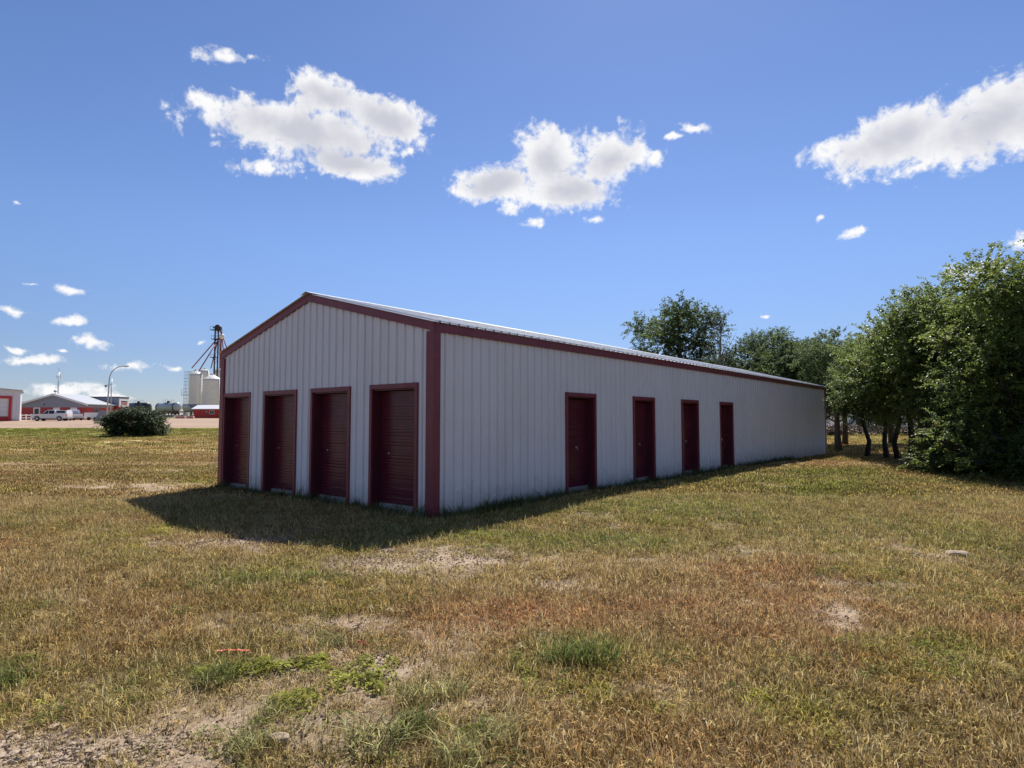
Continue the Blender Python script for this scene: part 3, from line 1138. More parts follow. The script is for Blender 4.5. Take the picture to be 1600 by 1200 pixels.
    P.append(np.stack([x, y, terrain(x, y)], 1)); SC.append(.7 + .8 * r.random(len(x))); IX.append(r.integers(16, 18, len(x)))
    TI.append(C_SAND[None] * (.65 + .5 * r.random(len(x)))[:, None])
    # rank grass that the mower misses along the walls
    r = np.random.default_rng(77)
    for (n, fn, ln) in ((620, lambda q, o: BC + BU * q - BV * o, 20.0), (90, lambda q, o: BC + BV * q - BU * o, BW), (90, lambda q, o: BC + BU * (BL + o) + BV * q, BW)):
        q = r.random(n) * ln
        o = 0.07 + 0.30 * r.random(n) ** 1.8
        pts = np.array([fn(a, b) for a, b in zip(q, o)])
        x, y = pts[:, 0], pts[:, 1]
        c = np.tile(np.array([0.085, 0.105, 0.035]), (n, 1)) * (0.7 + .7 * r.random(n))[:, None]
        P.append(np.stack([x, y, terrain(x, y)], 1)); SC.append((0.55 + .95 * r.random(n) ** 2)); IX.append(r.integers(14, 16, n)); TI.append(c)
    P_ = np.concatenate(P).astype(np.float32)
    n = len(P_)
    me = bpy.data.meshes.new('lawn_grass')
    me.vertices.add(n)
    me.vertices.foreach_set('co', P_.ravel())
    rr = np.random.default_rng(9)
    rot = np.zeros((n, 3), np.float32)
    rot[:, 0] = rr.normal(0, .10, n); rot[:, 1] = rr.normal(0, .10, n); rot[:, 2] = rr.random(n) * 6.283
    for nm, typ, prop, arr in (('rot', 'FLOAT_VECTOR', 'vector', rot.ravel()), ('scl', 'FLOAT', 'value', np.concatenate(SC).astype(np.float32)),
                               ('idx', 'INT', 'value', np.concatenate(IX).astype(np.int32)),
                               ('tint', 'FLOAT_COLOR', 'color', np.concatenate([np.concatenate(TI), np.ones((n, 1))], 1).astype(np.float32).ravel())):
        a = me.attributes.new(nm, typ, 'POINT')
        a.data.foreach_set(prop, arr)
    o = link_mesh('lawn_grass', me, gm)
    tag(o, 'short dry mown grass and small weeds of the lawn', 'grass', kind='stuff')
    ng = bpy.data.node_groups.new('scatter', 'GeometryNodeTree')
    ng.interface.new_socket('Geometry', in_out='INPUT', socket_type='NodeSocketGeometry')
    ng.interface.new_socket('Geometry', in_out='OUTPUT', socket_type='NodeSocketGeometry')
    gi, go = ng.nodes.new('NodeGroupInput'), ng.nodes.new('NodeGroupOutput')
    inst = ng.nodes.new('GeometryNodeInstanceOnPoints')
    ci = ng.nodes.new('GeometryNodeCollectionInfo')
    ci.inputs['Collection'].default_value = coll
    ci.inputs['Separate Children'].default_value = True
    ci.inputs['Reset Children'].default_value = True

    def attr(nm, typ):
        q = ng.nodes.new('GeometryNodeInputNamedAttribute')
        q.data_type = typ
        q.inputs['Name'].default_value = nm
        return q.outputs['Attribute']
    L = ng.links.new
    L(gi.outputs[0], inst.inputs['Points'])
    L(ci.outputs[0], inst.inputs['Instance'])
    inst.inputs['Pick Instance'].default_value = True
    L(attr('idx', 'INT'), inst.inputs['Instance Index'])
    L(attr('rot', 'FLOAT_VECTOR'), inst.inputs['Rotation'])
    L(attr('scl', 'FLOAT'), inst.inputs['Scale'])
    L(inst.outputs[0], go.inputs[0])
    md = o.modifiers.new('scatter', 'NODES')
    md.node_group = ng


build_grass()


# ------------------------------------------------------------------ trees
def leaves_np(r, starts, dirs, lens, per, leaf, droop):
    n = len(starts)
    t = (np.arange(per)[None, :] + r.random((n, per))) / per
    base = starts[:, None, :] + dirs[:, None, :] * (lens[:, None] * t)[:, :, None]
    base[:, :, 2] -= droop * lens[:, None] * t ** 2
    base = base + r.normal(0, 0.25 * leaf, base.shape)
    up = np.array([0, 0, 1.0])
    side = np.cross(dirs, up)
    side /= (np.linalg.norm(side, axis=1, keepdims=True) + 1e-6)
    sg = np.where(np.arange(per) % 2 == 0, 1.0, -1.0)[None, :, None]
    ld = side[:, None, :] * sg * 0.9 + dirs[:, None, :] * 0.6 + r.normal(0, .45, (n, per, 3))
    ld[:, :, 2] -= 0.25
    ld /= np.linalg.norm(ld, axis=2, keepdims=True)
    nr = r.normal(0, .55, (n, per, 3)) + up
    sd_ = np.cross(ld, nr)
    sd_ /= (np.linalg.norm(sd_, axis=2, keepdims=True) + 1e-6)
    nn = np.cross(sd_, ld)
    l = (leaf * (0.65 + 0.7 * r.random((n, per))))[:, :, None]
    v = np.stack([base, base + ld * l * .5 + sd_ * l * .30 + nn * l * .08, base + ld * l, base + ld * l * .5 - sd_ * l * .30 + nn * l * .08], 2)
    return v.reshape(-1, 3)


def crown_mesh(name, seed, clumps, twigs, per, leaf, tl=(0.3, 0.75), droop=0.25, mat=None, upness=0.35):
    """clumps: list of (centre, radius vec)"""
    r = np.random.default_rng(seed)
    VV = []
    vol = np.array([c[1][0] * c[1][1] * c[1][2] for c in clumps]) ** 0.67
    cnt = np.maximum(6, (twigs * vol / vol.sum()).astype(int))
    tones = []
    for (c, rad), k in zip(clumps, cnt):
        d = r.normal(0, 1, (k, 3))
        d /= np.linalg.norm(d, axis=1, keepdims=True)
        q = r.random(k) ** 0.45
        st = np.array(c) + d * np.array(rad) * q[:, None] * 0.85
        dr = d + r.normal(0, .55, (k, 3)) + np.array([0, 0, upness])
        dr /= np.linalg.norm(dr, axis=1, keepdims=True)
        ln = tl[0] + (tl[1] - tl[0]) * r.random(k)
        v = leaves_np(r, st, dr, ln, per, leaf, droop)
        VV.append(v)
        tones.append(np.clip(r.normal(.5, .2) + r.normal(0, .25, len(v) // 4), 0, 1))
    v = np.concatenate(VV)
    f = np.arange(len(v)).reshape(-1, 4)
    me = np_mesh(name, v, f)
    a = me.attributes.new('var', 'FLOAT', 'POINT')
    a.data.foreach_set('value', np.repeat(np.concatenate(tones), 4).astype(np.float32))
    me.materials.append(mat)
    return me


def make_clumps(seed, n, centre, rad, size, shell=0.5, zmin=None):
    r = random.Random(seed)
    out = []
    tries = 0
    while len(out) < n and tries < 4000:
        tries += 1
        d = Vector((r.gauss(0, 1), r.gauss(0, 1), r.gauss(0, 1))).normalized()
        q = r.random() ** shell
        c = (centre[0] + d.x * rad[0] * q, centre[1] + d.y * rad[1] * q, centre[2] + d.z * rad[2] * q)
        s = r.uniform(*size)
        if zmin is not None and c[2] - s * .7 < zmin:
            continue
        if any((Vector(c) - Vector(o[0])).length < 0.55 * (s + o[1][0]) for o in out):
            if r.random() < .8:
                continue
        out.append((c, (s, s, s * r.uniform(.65, .9))))
    return out


def trunk_mb(seed, H, th, r0, clumps, lean=(0, 0), twist=0.12):
    r = random.Random(seed)
    mb = MB()
    pts, rads = [], []
    n = 7
    for i in range(n):
        t = i / (n - 1)
        pts.append((lean[0] * t + r.uniform(-1, 1) * twist * (t > 0), lean[1] * t + r.uniform(-1, 1) * twist * (t > 0), -0.1 + (H * 0.86 + .1) * t))
        rads.append(r0 * ((1.18 if i == 0 else 1.0) * (1 - t) ** 0.8 + 0.08))
    mb.tube(pts, rads, 8)
    for (c, rad) in clumps:
        cz = c[2]
        tz = max(th * 0.75, min(H * .8, cz - 0.5 * math.hypot(c[0], c[1]) - .2))
        t = min(.98, (tz + .1) / (H * .86 + .1))
        k = t * (n - 1)
        i = int(k)
        a, b = Vector(pts[i]), Vector(pts[min(i + 1, n - 1)])
        p0 = a.lerp(b, k - i)
        p3 = Vector(c)
        p1 = p0.lerp(p3, .4) + Vector((r.uniform(-.15, .15), r.uniform(-.15, .15), -0.12))
        p2 = p0.lerp(p3, .75) + Vector((r.uniform(-.15, .15), r.uniform(-.15, .15), 0.05))
        rr = max(.012, r0 * 0.42 * (1 - .6 * t))
        mb.tube([p0, p1, p2, p3], [rr, rr * .75, rr * .5, rr * .22], 5, caps=False)
        for _ in range(4):
            e = p3 + Vector((r.uniform(-1, 1) * rad[0], r.uniform(-1, 1) * rad[1], r.uniform(-.4, 1) * rad[2])) * .85
            mb.tube([p2.lerp(p3, r.random()), p3.lerp(e, .5) + Vector((0, 0, .04)), e], [rr * .3, rr * .18, .004], 4, caps=False)
    return mb


def tree(name, loc, trunk_me, crown_me, rz, sc, label, group=None, scz=None):
    o = empty(name, loc, rz)
    s2 = scz if scz else sc
    o.scale = (sc, sc, s2)
    link_mesh('trunk', trunk_me, M['bark'], o)
    link_mesh('crown', crown_me, None, o)
    tag(o, label, 'tree', group)
    return o


def proto(seed, H, th, r0, centre, rad, n, size, twigs, per, leaf, mat, shell=.5, zmin=None, extra=(), lean=(0, 0), droop=.25, tl=(.3, .75)):
    cl = make_clumps(seed, n, centre, rad, size, shell, zmin) + list(extra)
    t = trunk_mb(seed, H, th, r0, cl, lean)
    o = t.build('trunk', M['bark'])
    me = o.data
    bpy.data.objects.remove(o)
    return me, crown_mesh('crown', seed + 500, cl, twigs, per, leaf, tl, droop, mat)


# shelterbelt elms: three shapes about 6.5 m tall, crown from 1.7 m up
E1 = proto(1, 6.6, 1.8, 0.12, (0, 0, 4.1), (1.9, 1.9, 2.2), 26, (0.55, 1.0), 1250, 30, 0.085, M['leaf_elm'], zmin=1.5)
E2 = proto(2, 6.2, 1.7, 0.11, (0.1, 0, 3.9), (1.7, 1.9, 2.0), 24, (0.5, 0.95), 1150, 30, 0.085, M['leaf_elm'], zmin=1.35)
# the big dense ones at the near end keep their branches down to the grass
rs = random.Random(12)
SKIRT = [((q * math.cos(a), q * math.sin(a), z), (s, s, s * .75)) for a, q, z, s in [(k * .36 + rs.uniform(-.1, .1), rs.uniform(1.3, 2.3), rs.uniform(.35, 1.7), rs.uniform(.45, .75)) for k in range(34)]]
E3 = proto(3, 7.0, 0.9, 0.20, (0, 0, 3.9), (2.2, 2.2, 2.8), 34, (0.6, 1.15), 2600, 30, 0.082, M['leaf_elm'], zmin=0.6, droop=.35, extra=SKIRT)
# a looser, taller poplar-like tree behind the shed, leaves coarser
E4 = proto(4, 10.5, 3.0, 0.24, (0, 0, 6.8), (3.0, 3.0, 3.2), 26, (0.7, 1.35), 1300, 30, 0.13, M['leaf_dark'], shell=.35, zmin=3.0, tl=(.4, 1.1))
E5 = proto(5, 8.0, 1.8, 0.2, (0, 0, 4.9), (2.6, 2.6, 2.7), 28, (0.7, 1.2), 1300, 28, 0.12, M['leaf_dark'], zmin=1.6, tl=(.35, .9))


def pos(px, depth):
    x = (px - 800) / F * depth
    return (x, depth, gz(x, depth) - 0.02)


ROW = 'elms of the shelterbelt beyond the shed'
tree('elm_tree', pos(1308, 32.5), *E5, 0.4, 0.80, 'elm with a thick dark trunk right behind the far shed corner', ROW)
tree('elm_tree', pos(1351, 27.8), *E2, 1.9, 0.88, 'first slim trunked elm counting along the row from the shed corner', ROW)
tree('elm_tree', pos(1383, 26.3), *E1, 3.3, 0.84, 'second slim trunked elm counting along the row from the shed corner', ROW)
tree('elm_tree', pos(1401, 25.3), *E2, 5.1, 0.92, 'third slim trunked elm counting along the row from the shed corner', ROW)
tree('elm_tree', pos(1420, 24.6), *E1, 0.9, 0.97, 'fourth slim trunked elm counting along the row from the shed corner', ROW)
tree('elm_tree', pos(1450, 22.4), *E1, 2.2, 1.0, 'fifth slim trunked elm counting along the row from the shed corner', ROW)
tree('elm_tree', pos(1476, 20.9), *E1, 4.4, 1.0, 'sixth slim trunked elm, where the row meets the full elms', ROW)
tree('elm_tree', pos(1440, 33), *E5, 0.7, 0.86, 'broad elm filling in behind the slim trunked row', ROW)
tree('elm_tree', pos(1512, 20.6), *E3, 5.3, 0.70, 'full elm leafy to the ground, last before the slim trunked row', ROW)
tree('elm_tree', pos(1555, 19.0), *E3, 4.0, 0.80, 'full elm with low branches standing beside the largest elm', ROW)
tree('elm_tree', pos(1585, 17.6), *E3, 1.0, 0.94, 'largest dense elm with branches sweeping the grass', ROW)
tree('elm_tree', pos(1700, 16.8), *E3, 2.7, 1.0, 'dense elm next after the largest, at the row end', ROW)
tree('elm_tree', pos(1640, 21.5), *E1, 2.9, 1.08, 'second rank elm rising behind the largest elm', ROW)
BACK = 'trees behind the shed roof'
tree('poplar_tree', pos(1062, 47), *E4, 0.3, 1.18, 'tallest loose crowned tree standing above the shed roof', BACK, 1.07)
tree('poplar_tree', pos(1022, 51), *E5, 2.3, 0.92, 'lower tree at the open side of the tallest tree', BACK)
tree('poplar_tree', pos(1196, 44), *E4, 3.9, 0.80, 'medium tree with a pointed top behind the shed roof', BACK)
tree('poplar_tree', pos(1150, 46), *E5, 1.2, 0.86, 'round low tree filling between the tallest and pointed trees', BACK)
tree('poplar_tree', pos(1108, 52), *E5, 4.1, 0.98, 'broad tree behind the bare dead one', BACK)
tree('poplar_tree', pos(1255, 41), *E5, 5.0, 0.86, 'dark round tree behind the far end of the shed', BACK)
tree('poplar_tree', pos(1222, 39), *E5, 3.1, 0.90, 'full tree between the pointed and the dark round tree', BACK)
tree('poplar_tree', pos(1284, 38), *E5, 0.2, 0.88, 'full tree straight behind the far shed corner', BACK)
tree('poplar_tree', pos(1318, 43), *E4, 1.5, 0.74, 'tall tree behind the thick trunked elm', BACK)
tree('poplar_tree', pos(1392, 44), *E5, 2.5, 1.0, 'leafy tree on the far side of the slim elm row', BACK)


def dead_tree():
    x, y, z = pos(1128, 44)
    r = random.Random(8)
    root = empty('dead_tree', (x, y, z))
    tag(root, 'bare dead grey tree poking out between the tall trees', 'tree')
    mb = MB()
    top = [(0, 0, -.1), (.1, 0, 3), (-.05, .1, 6), (.1, 0, 9.0)]
    mb.tube(top, [.16, .12, .08, .015], 6)
    mb.build('trunk', M['dead_wood'], root)
    mb = MB()
    for i in range(26):
        h = r.uniform(4.5, 8.6)
        a = r.uniform(0, 6.28)
        l = r.uniform(.7, 1.7) * (1 - (h - 4.5) / 7)
        p0 = Vector((.03, .05, h))
        p1 = p0 + Vector((math.cos(a) * l * .5, math.sin(a) * l * .5, l * .55))
        p2 = p1 + Vector((math.cos(a) * l * .35, math.sin(a) * l * .35, l * .75))
        mb.tube([p0, p1, p2], [.035, .022, .008], 4, caps=False)
        for _ in range(3):
            q = p1.lerp(p2, r.random())
            mb.tube([q, q + Vector((r.uniform(-.4, .4), r.uniform(-.4, .4), r.uniform(.15, .5)))], [.014, .005], 4, caps=False)
    mb.build('branches', M['dead_wood'], root)


dead_tree()


def bush():
    x, y, z = pos(211, 60.5)
    root = empty('shrub', (x, y, z))
    tag(root, 'wide dark green shrub standing alone in front of the gravel road', 'shrub')
    r = random.Random(4)
    cl = []
    for i in range(120):
        a = r.uniform(-2.45, 2.45)
        b = r.uniform(-1.3, 1.3)
        top = 2.65 * (1 - 0.30 * abs(a / 2.45) ** 2.4) * r.uniform(.88, 1.0)
        s = r.uniform(.38, .6)
        cz = r.uniform(.2, max(.5, top - s * .6)) if i % 3 else top - s * .6
        cl.append(((a, b, cz), (s, s, s * .85)))
    me = crown_mesh('foliage', 71, cl, 3400, 22, 0.12, (.25, .6), .15, M['leaf_bush'], .5)
    link_mesh('foliage', me, None, root)
    mb = MB()
    for i in range(26):
        a, b = r.uniform(-2.3, 2.3), r.uniform(-.9, .9)
        mb.tube([(a * .7, b * .7, -.1), (a * .85, b * .9, .8), (a, b, r.uniform(1.4, 2.3))], [.035, .025, .01], 5, caps=False)
    mb.build('stems', M['bark'], root)


bush()


def far_scrub():
    """low brush and a pale house seen between the elm trunks; a small tree beyond the tank cars"""
    for i, (px, d, w, lab) in enumerate(((1335, 66, 1.0, 'brown brush patch beyond the elm trunks, beside the pale house'), (1372, 70, 1.15, 'brown brush patch in front of the pale house'),
                                         (1412, 67, 1.0, 'brown brush patch farthest along behind the slim elms'), (1300, 64, 1.1, 'brown brush patch behind the thick trunked elm'), (1450, 66, 1.1, 'brown brush patch behind the full elm'))):
        x, y, z = pos(px, d)
        root = empty('brush', (x, y, z))
        tag(root, lab, 'shrub', 'brush beyond the shelterbelt')
        r = random.Random(40 + i)
        cl = [((r.uniform(-2.2, 2.2) * w, r.uniform(-.8, .8), r.uniform(.2, .75)), (.6, .5, .4)) for _ in range(14)]
        link_mesh('foliage', crown_mesh('foliage', 80 + i, cl, 260, 14, .16, (.2, .5), .1, M['leaf_brown'], .6), None, root)
    x, y, z = pos(1372, 84)
    root = empty('house', (x, y, z))
    tag(root, 'pale house glimpsed far off between the elm trunks', 'house')
    mb = MB(); mb.box(-5, 5, 0, 7, -.2, 2.7); mb.build('wall', M['white_trim'], root)
    mb = MB(); mb.prism([(-5.4, 2.7), (5.4, 2.7), (4.0, 4.3), (-4.0, 4.3)], 'y', -.4, 7.4); mb.build('roof', M['grey_roof'], root)
    for a in (-3.2, 1.6):
        mb = MB(); mb.box(a, a + 1.3, -.03, .02, 1.0, 2.1); wn = mb.build('window', M['white_trim'], root)
        mb = MB(); mb.box(a + .1, a + 1.2, -.045, -.034, 1.1, 2.0); mb.build('pane', M['glass'], wn)
    x, y, z = pos(264, 300)
    tree('distant_tree', (x, y, z), *E5, 1.0, 1.25, 'small round tree far beyond the tank cars', scz=0.95)


M['leaf_brown'] = leaf_mat('brown_brush_leaf', (0.07, 0.045, 0.03), (0.12, 0.085, 0.05), trans=.2)
far_scrub()


# ------------------------------------------------------------------ far buildings
def place(px, depth, z=None):
    x = (px - 800) / F * depth
    return (x, depth, gz(x, depth) if z is None else z)


def zat(py, depth):
    r = ray(800, py)
    return EYE + r[2] / r[1] * depth


def build_office():
    D = 125.0
    o = place(84.5, D)
    root = empty('office_building', o)
    tag(root, 'low grey gabled office with a red brick band and white windows', 'building')
    W2, H, P, L = 6.6, 3.2, 5.15, 8.5
    gz_ = 2.5      # top of the brick band
    mb = MB(); mb.box(-W2, W2, 0.0, L, -0.3, gz_); mb.build('brick_base', M['brick_red'], root)
    mb = MB(); mb.prism([(-W2, gz_), (W2, gz_), (W2, H), (0, P - .12), (-W2, H)], 'y', 0.01, L); mb.build('siding', M['grey_siding'], root)
    for sg in (-1, 1):
        mb = MB()
        a = [(sg * (W2 + .5), H - .15), (0, P), (0, P + .12), (sg * (W2 + .5), H - .03)]
        mb.prism(a if sg > 0 else a[::-1], 'y', -.45, L + .3)
        rf = mb.build('roof', M['grey_roof'], root)
        mb = MB()
        a = [(sg * (W2 + .5), H - .42), (0, P - .25), (0, P + .135), (sg * (W2 + .5), H - .02)]
        mb.prism(a if sg > 0 else a[::-1], 'y', -.5, -.455)
        mb.build('fascia', M['white_trim'], rf)
    mb = MB(); mb.tube([(0, .2, P + .1), (0, .2, P + .45)], .05, 6); mb.lathe([(.05, P + .4), (.3, P + .5), (.25, P + .7), (.02, P + .85)], 10, (0, .2, 0)); mb.build('roof_vent', M['grey_steel'], root)
    # door and windows on the gable
    for a, b, z0, z1, kind in ((-3.9, -2.85, 0.0, 2.3, 'door'), (-.1, 1.25, 1.2, 2.45, 'window'), (3.35, 4.65, .9, 2.45, 'window')):
        if kind == 'door':
            mb = MB(); mb.box(a - .15, b + .15, -.05, .04, z0, z1 + .15); d = mb.build('door', M['white_trim'], root)
            mb = MB(); mb.box(a + .1, b - .1, -.07, -.052, z0 + .15, z1 - .05); mb.build('glass', M['glass'], d)
        else:
            mb = MB(); mb.box(a, b, -.06, .04, z0, z1); d = mb.build('window', M['white_trim'], root)
            mb = MB(); mb.box(a + .08, b - .08, -.075, -.062, z0 + .08, z1 - .08); mb.build('blind', M['white_trim'], d)
    # side wall window
    mb = MB(); mb.box(W2 - .02, W2 + .05, 2.2, 3.6, 1.0, 2.4); d = mb.build('window', M['grey_siding'], root)
    mb = MB(); mb.box(W2 + .052, W2 + .065, 2.3, 3.5, 1.1, 2.3); mb.build('pane', M['glass'], d)
    mb = MB(); mb.box(-2.0, -1.8, -.12, -.03, 2.95, 3.2); mb.build('wall_lamp', M['dark_steel'], root)

    # flat roofed grey wing with the sign, joined at the back
    D2 = 134.0
    x0, x1 = (118 - 800) / F * D2, (185 - 800) / F * D2
    b = empty('flat_roof_building', ((x0 + x1) / 2, D2, gz((x0 + x1) / 2, D2)))
    tag(b, 'flat roofed grey block with a white sign behind the gabled office', 'building')
    w = (x1 - x0) / 2
    hz = zat(621, D2) - b.location.z
    mb = MB(); mb.box(-w, w, .02, 3.6, -.3, 2.9); mb.build('brick_base', M['brick_red'], b)
    mb = MB(); mb.box(-w, w, 0, 3.6, 2.9, hz); mb.build('siding', M['grey_siding'], b)
    mb = MB(); mb.box(-w - .1, w + .1, -.1, 3.7, hz, hz + .18); mb.build('parapet_cap', M['dark_steel'], b)
    for a in (-.6, 2.1):
        mb = MB(); mb.box(a, a + 1.1, -.05, .05, .8, 1.9); wn = mb.build('window', M['white_trim'], b)
        mb = MB(); mb.box(a + .1, a + 1.0, -.065, -.052, .9, 1.8); mb.build('pane', M['glass'], wn)
    # white sign board with a dark red over pale emblem, too far off to read
    mb = MB(); mb.box(w + .01, w + .16, .1, 3.5, hz - 2.0, hz - .3); s = mb.build('sign_board', M['white_trim'], b)
    mb = MB(); mb.box(w + .162, w + .18, .65, 2.9, hz - .98, hz - .70); mb.build('sign_band', M['dark_steel'], s)
    for k in range(5):
        mb = MB(); mb.box(w + .162, w + .18, .75 + k * .44, 1.05 + k * .44, hz - 1.55 - .08 * (k % 2), hz - 1.08); mb.build('sign_letter', M['brick_red'], s)
    # dim low roof at the back left
    c = empty('rear_shed', place(48, 140))
    tag(c, 'low dark roofed shed between the garage and the office', 'building')
    mb = MB(); mb.box(-4.2, 4.6, 0, 6, -.3, 3.0); mb.build('wall', M['grey_siding'], c)
    mb = MB(); mb.prism([(-.3, 2.9), (6.3, 2.9), (6.3, 3.9), (2.5, 4.1)], 'x', -4.5, 4.9); mb.build('roof', M['grey_roof'], c)
    # mast
    mx, my, mz = place(90, 150)
    ms = empty('radio_mast', (mx, my, mz))
    tag(ms, 'thin lattice radio mast rising behind the office roof', 'mast')
    top = zat(577, 150) - mz
    mb = MB()
    for k in range(3):
        a = k * 2.094
        mb.tube([(.16 * math.cos(a), .16 * math.sin(a), 0), (.14 * math.cos(a), .14 * math.sin(a), top - .6)], .035, 5)
    n = 26
    for i in range(n):
        for k in range(3):
            a, c_ = k * 2.094, (k + 1) * 2.094
            z0, z1 = (top - .6) * i / n, (top - .6) * (i + 1) / n
            mb.tube([(.15 * math.cos(a), .15 * math.sin(a), z0), (.15 * math.cos(c_), .15 * math.sin(c_), z1)], .015, 3, caps=False)
    mb.build('lattice', M['steel'], ms)
    mb = MB(); mb.tube([(0, 0, top - .7), (0, 0, top + .8)], .035, 5)
    for z in (top - 1.9, top - 1.6):
        mb.tube([(-.5, 0, z), (.5, 0, z)], .03, 4)
    for a in (-.45, .45):
        mb.tube([(a, 0, top - 2.2), (a, 0, top - 1.1)], .05, 5)
    mb.build('aerial', M['steel'], ms)


build_office()


def build_garage():
    D = 108.0
    x1 = (31.5 - 800) / F * D
    root = empty('garage', (x1, D, gz(x1, D)), R(37))
    tag(root, 'white ribbed metal garage with a red framed overhead door', 'garage')
    H = zat(610.5, D) - root.location.z
    W = 11.0
    mb = MB()
    # ribbed front sheet
    xs = []
    k = 0.0
    while k < W:
        xs += [(k, 0), (k + .28, 0), (k + .33, .07), (k + .45, .07), (k + .5, 0)]
        k += .5
    dx0, dx1, dz = 1.12, 5.1, zat(619, D) - root.location.z
    ring = sorted(set([q for q, _ in xs] + [dx0, dx1]))
    hx = np.array([q for q, _ in xs]); hh = np.array([h for _, h in xs])
    for a, b in zip(ring[:-1], ring[1:]):
        zb = dz if dx0 < (a + b) / 2 < dx1 else -.2
        ha, hb = float(np.interp(a, hx, hh)), float(np.interp(b, hx, hh))
        mb.add([(-a, -ha, zb), (-b, -hb, zb), (-b, -hb, H + b * .08), (-a, -ha, H + a * .08)], [(0, 1, 2, 3)])
    mb.build('front_wall', M['white_steel'], root)
    mb = MB(); mb.box(-.06, -.01, .0, 11, -.2, H); mb.build('side_wall', M['white_steel'], root)
    mb = MB(); mb.box(-W, -W + .05, .0, 11, -.2, H); mb.build('side_wall', M['white_steel'], root)
    mb = MB(); mb.box(-W, -.01, 10.95, 11, -.2, H); mb.build('back_wall', M['white_steel'], root)
    mb = MB(); mb.prism([(.3, H - .02), (.3, H + .1), (-W / 2, H + W * .04 + .15), (-W - .3, H + .1), (-W - .3, H - .02), (-W / 2, H + W * .04)], 'y', -.3, 11.3); mb.build('roof', M['grey_roof'], root)
    fw = .42
    d = empty('overhead_door'); d.parent = root
    for a, b in ((dx0, dx0 + fw), (dx1 - fw, dx1)):
        mb = MB(); mb.box(-b, -a, -.12, .06, -.1, dz - fw - .003); mb.build('door_frame', M['bright_red'], d)
    mb = MB(); mb.box(-dx1, -dx0, -.125, .06, dz - fw, dz); mb.build('head_frame', M['bright_red'], d)
    n = 5
    h = (dz - fw) / n
    for k in range(n):
        mb = MB(); mb.box(-dx1 + fw, -dx0 - fw, .09, .14, k * h + .015, (k + 1) * h - .015)
        mb.build('door_panel', M['bright_red'] if k == 0 else M['white_trim'], d)
    mb = MB(); mb.box(-3.55, -3.25, -.2, -.02, dz + .5, dz + .8); mb.build('wall_lamp', M['dark_steel'], root)


build_garage()


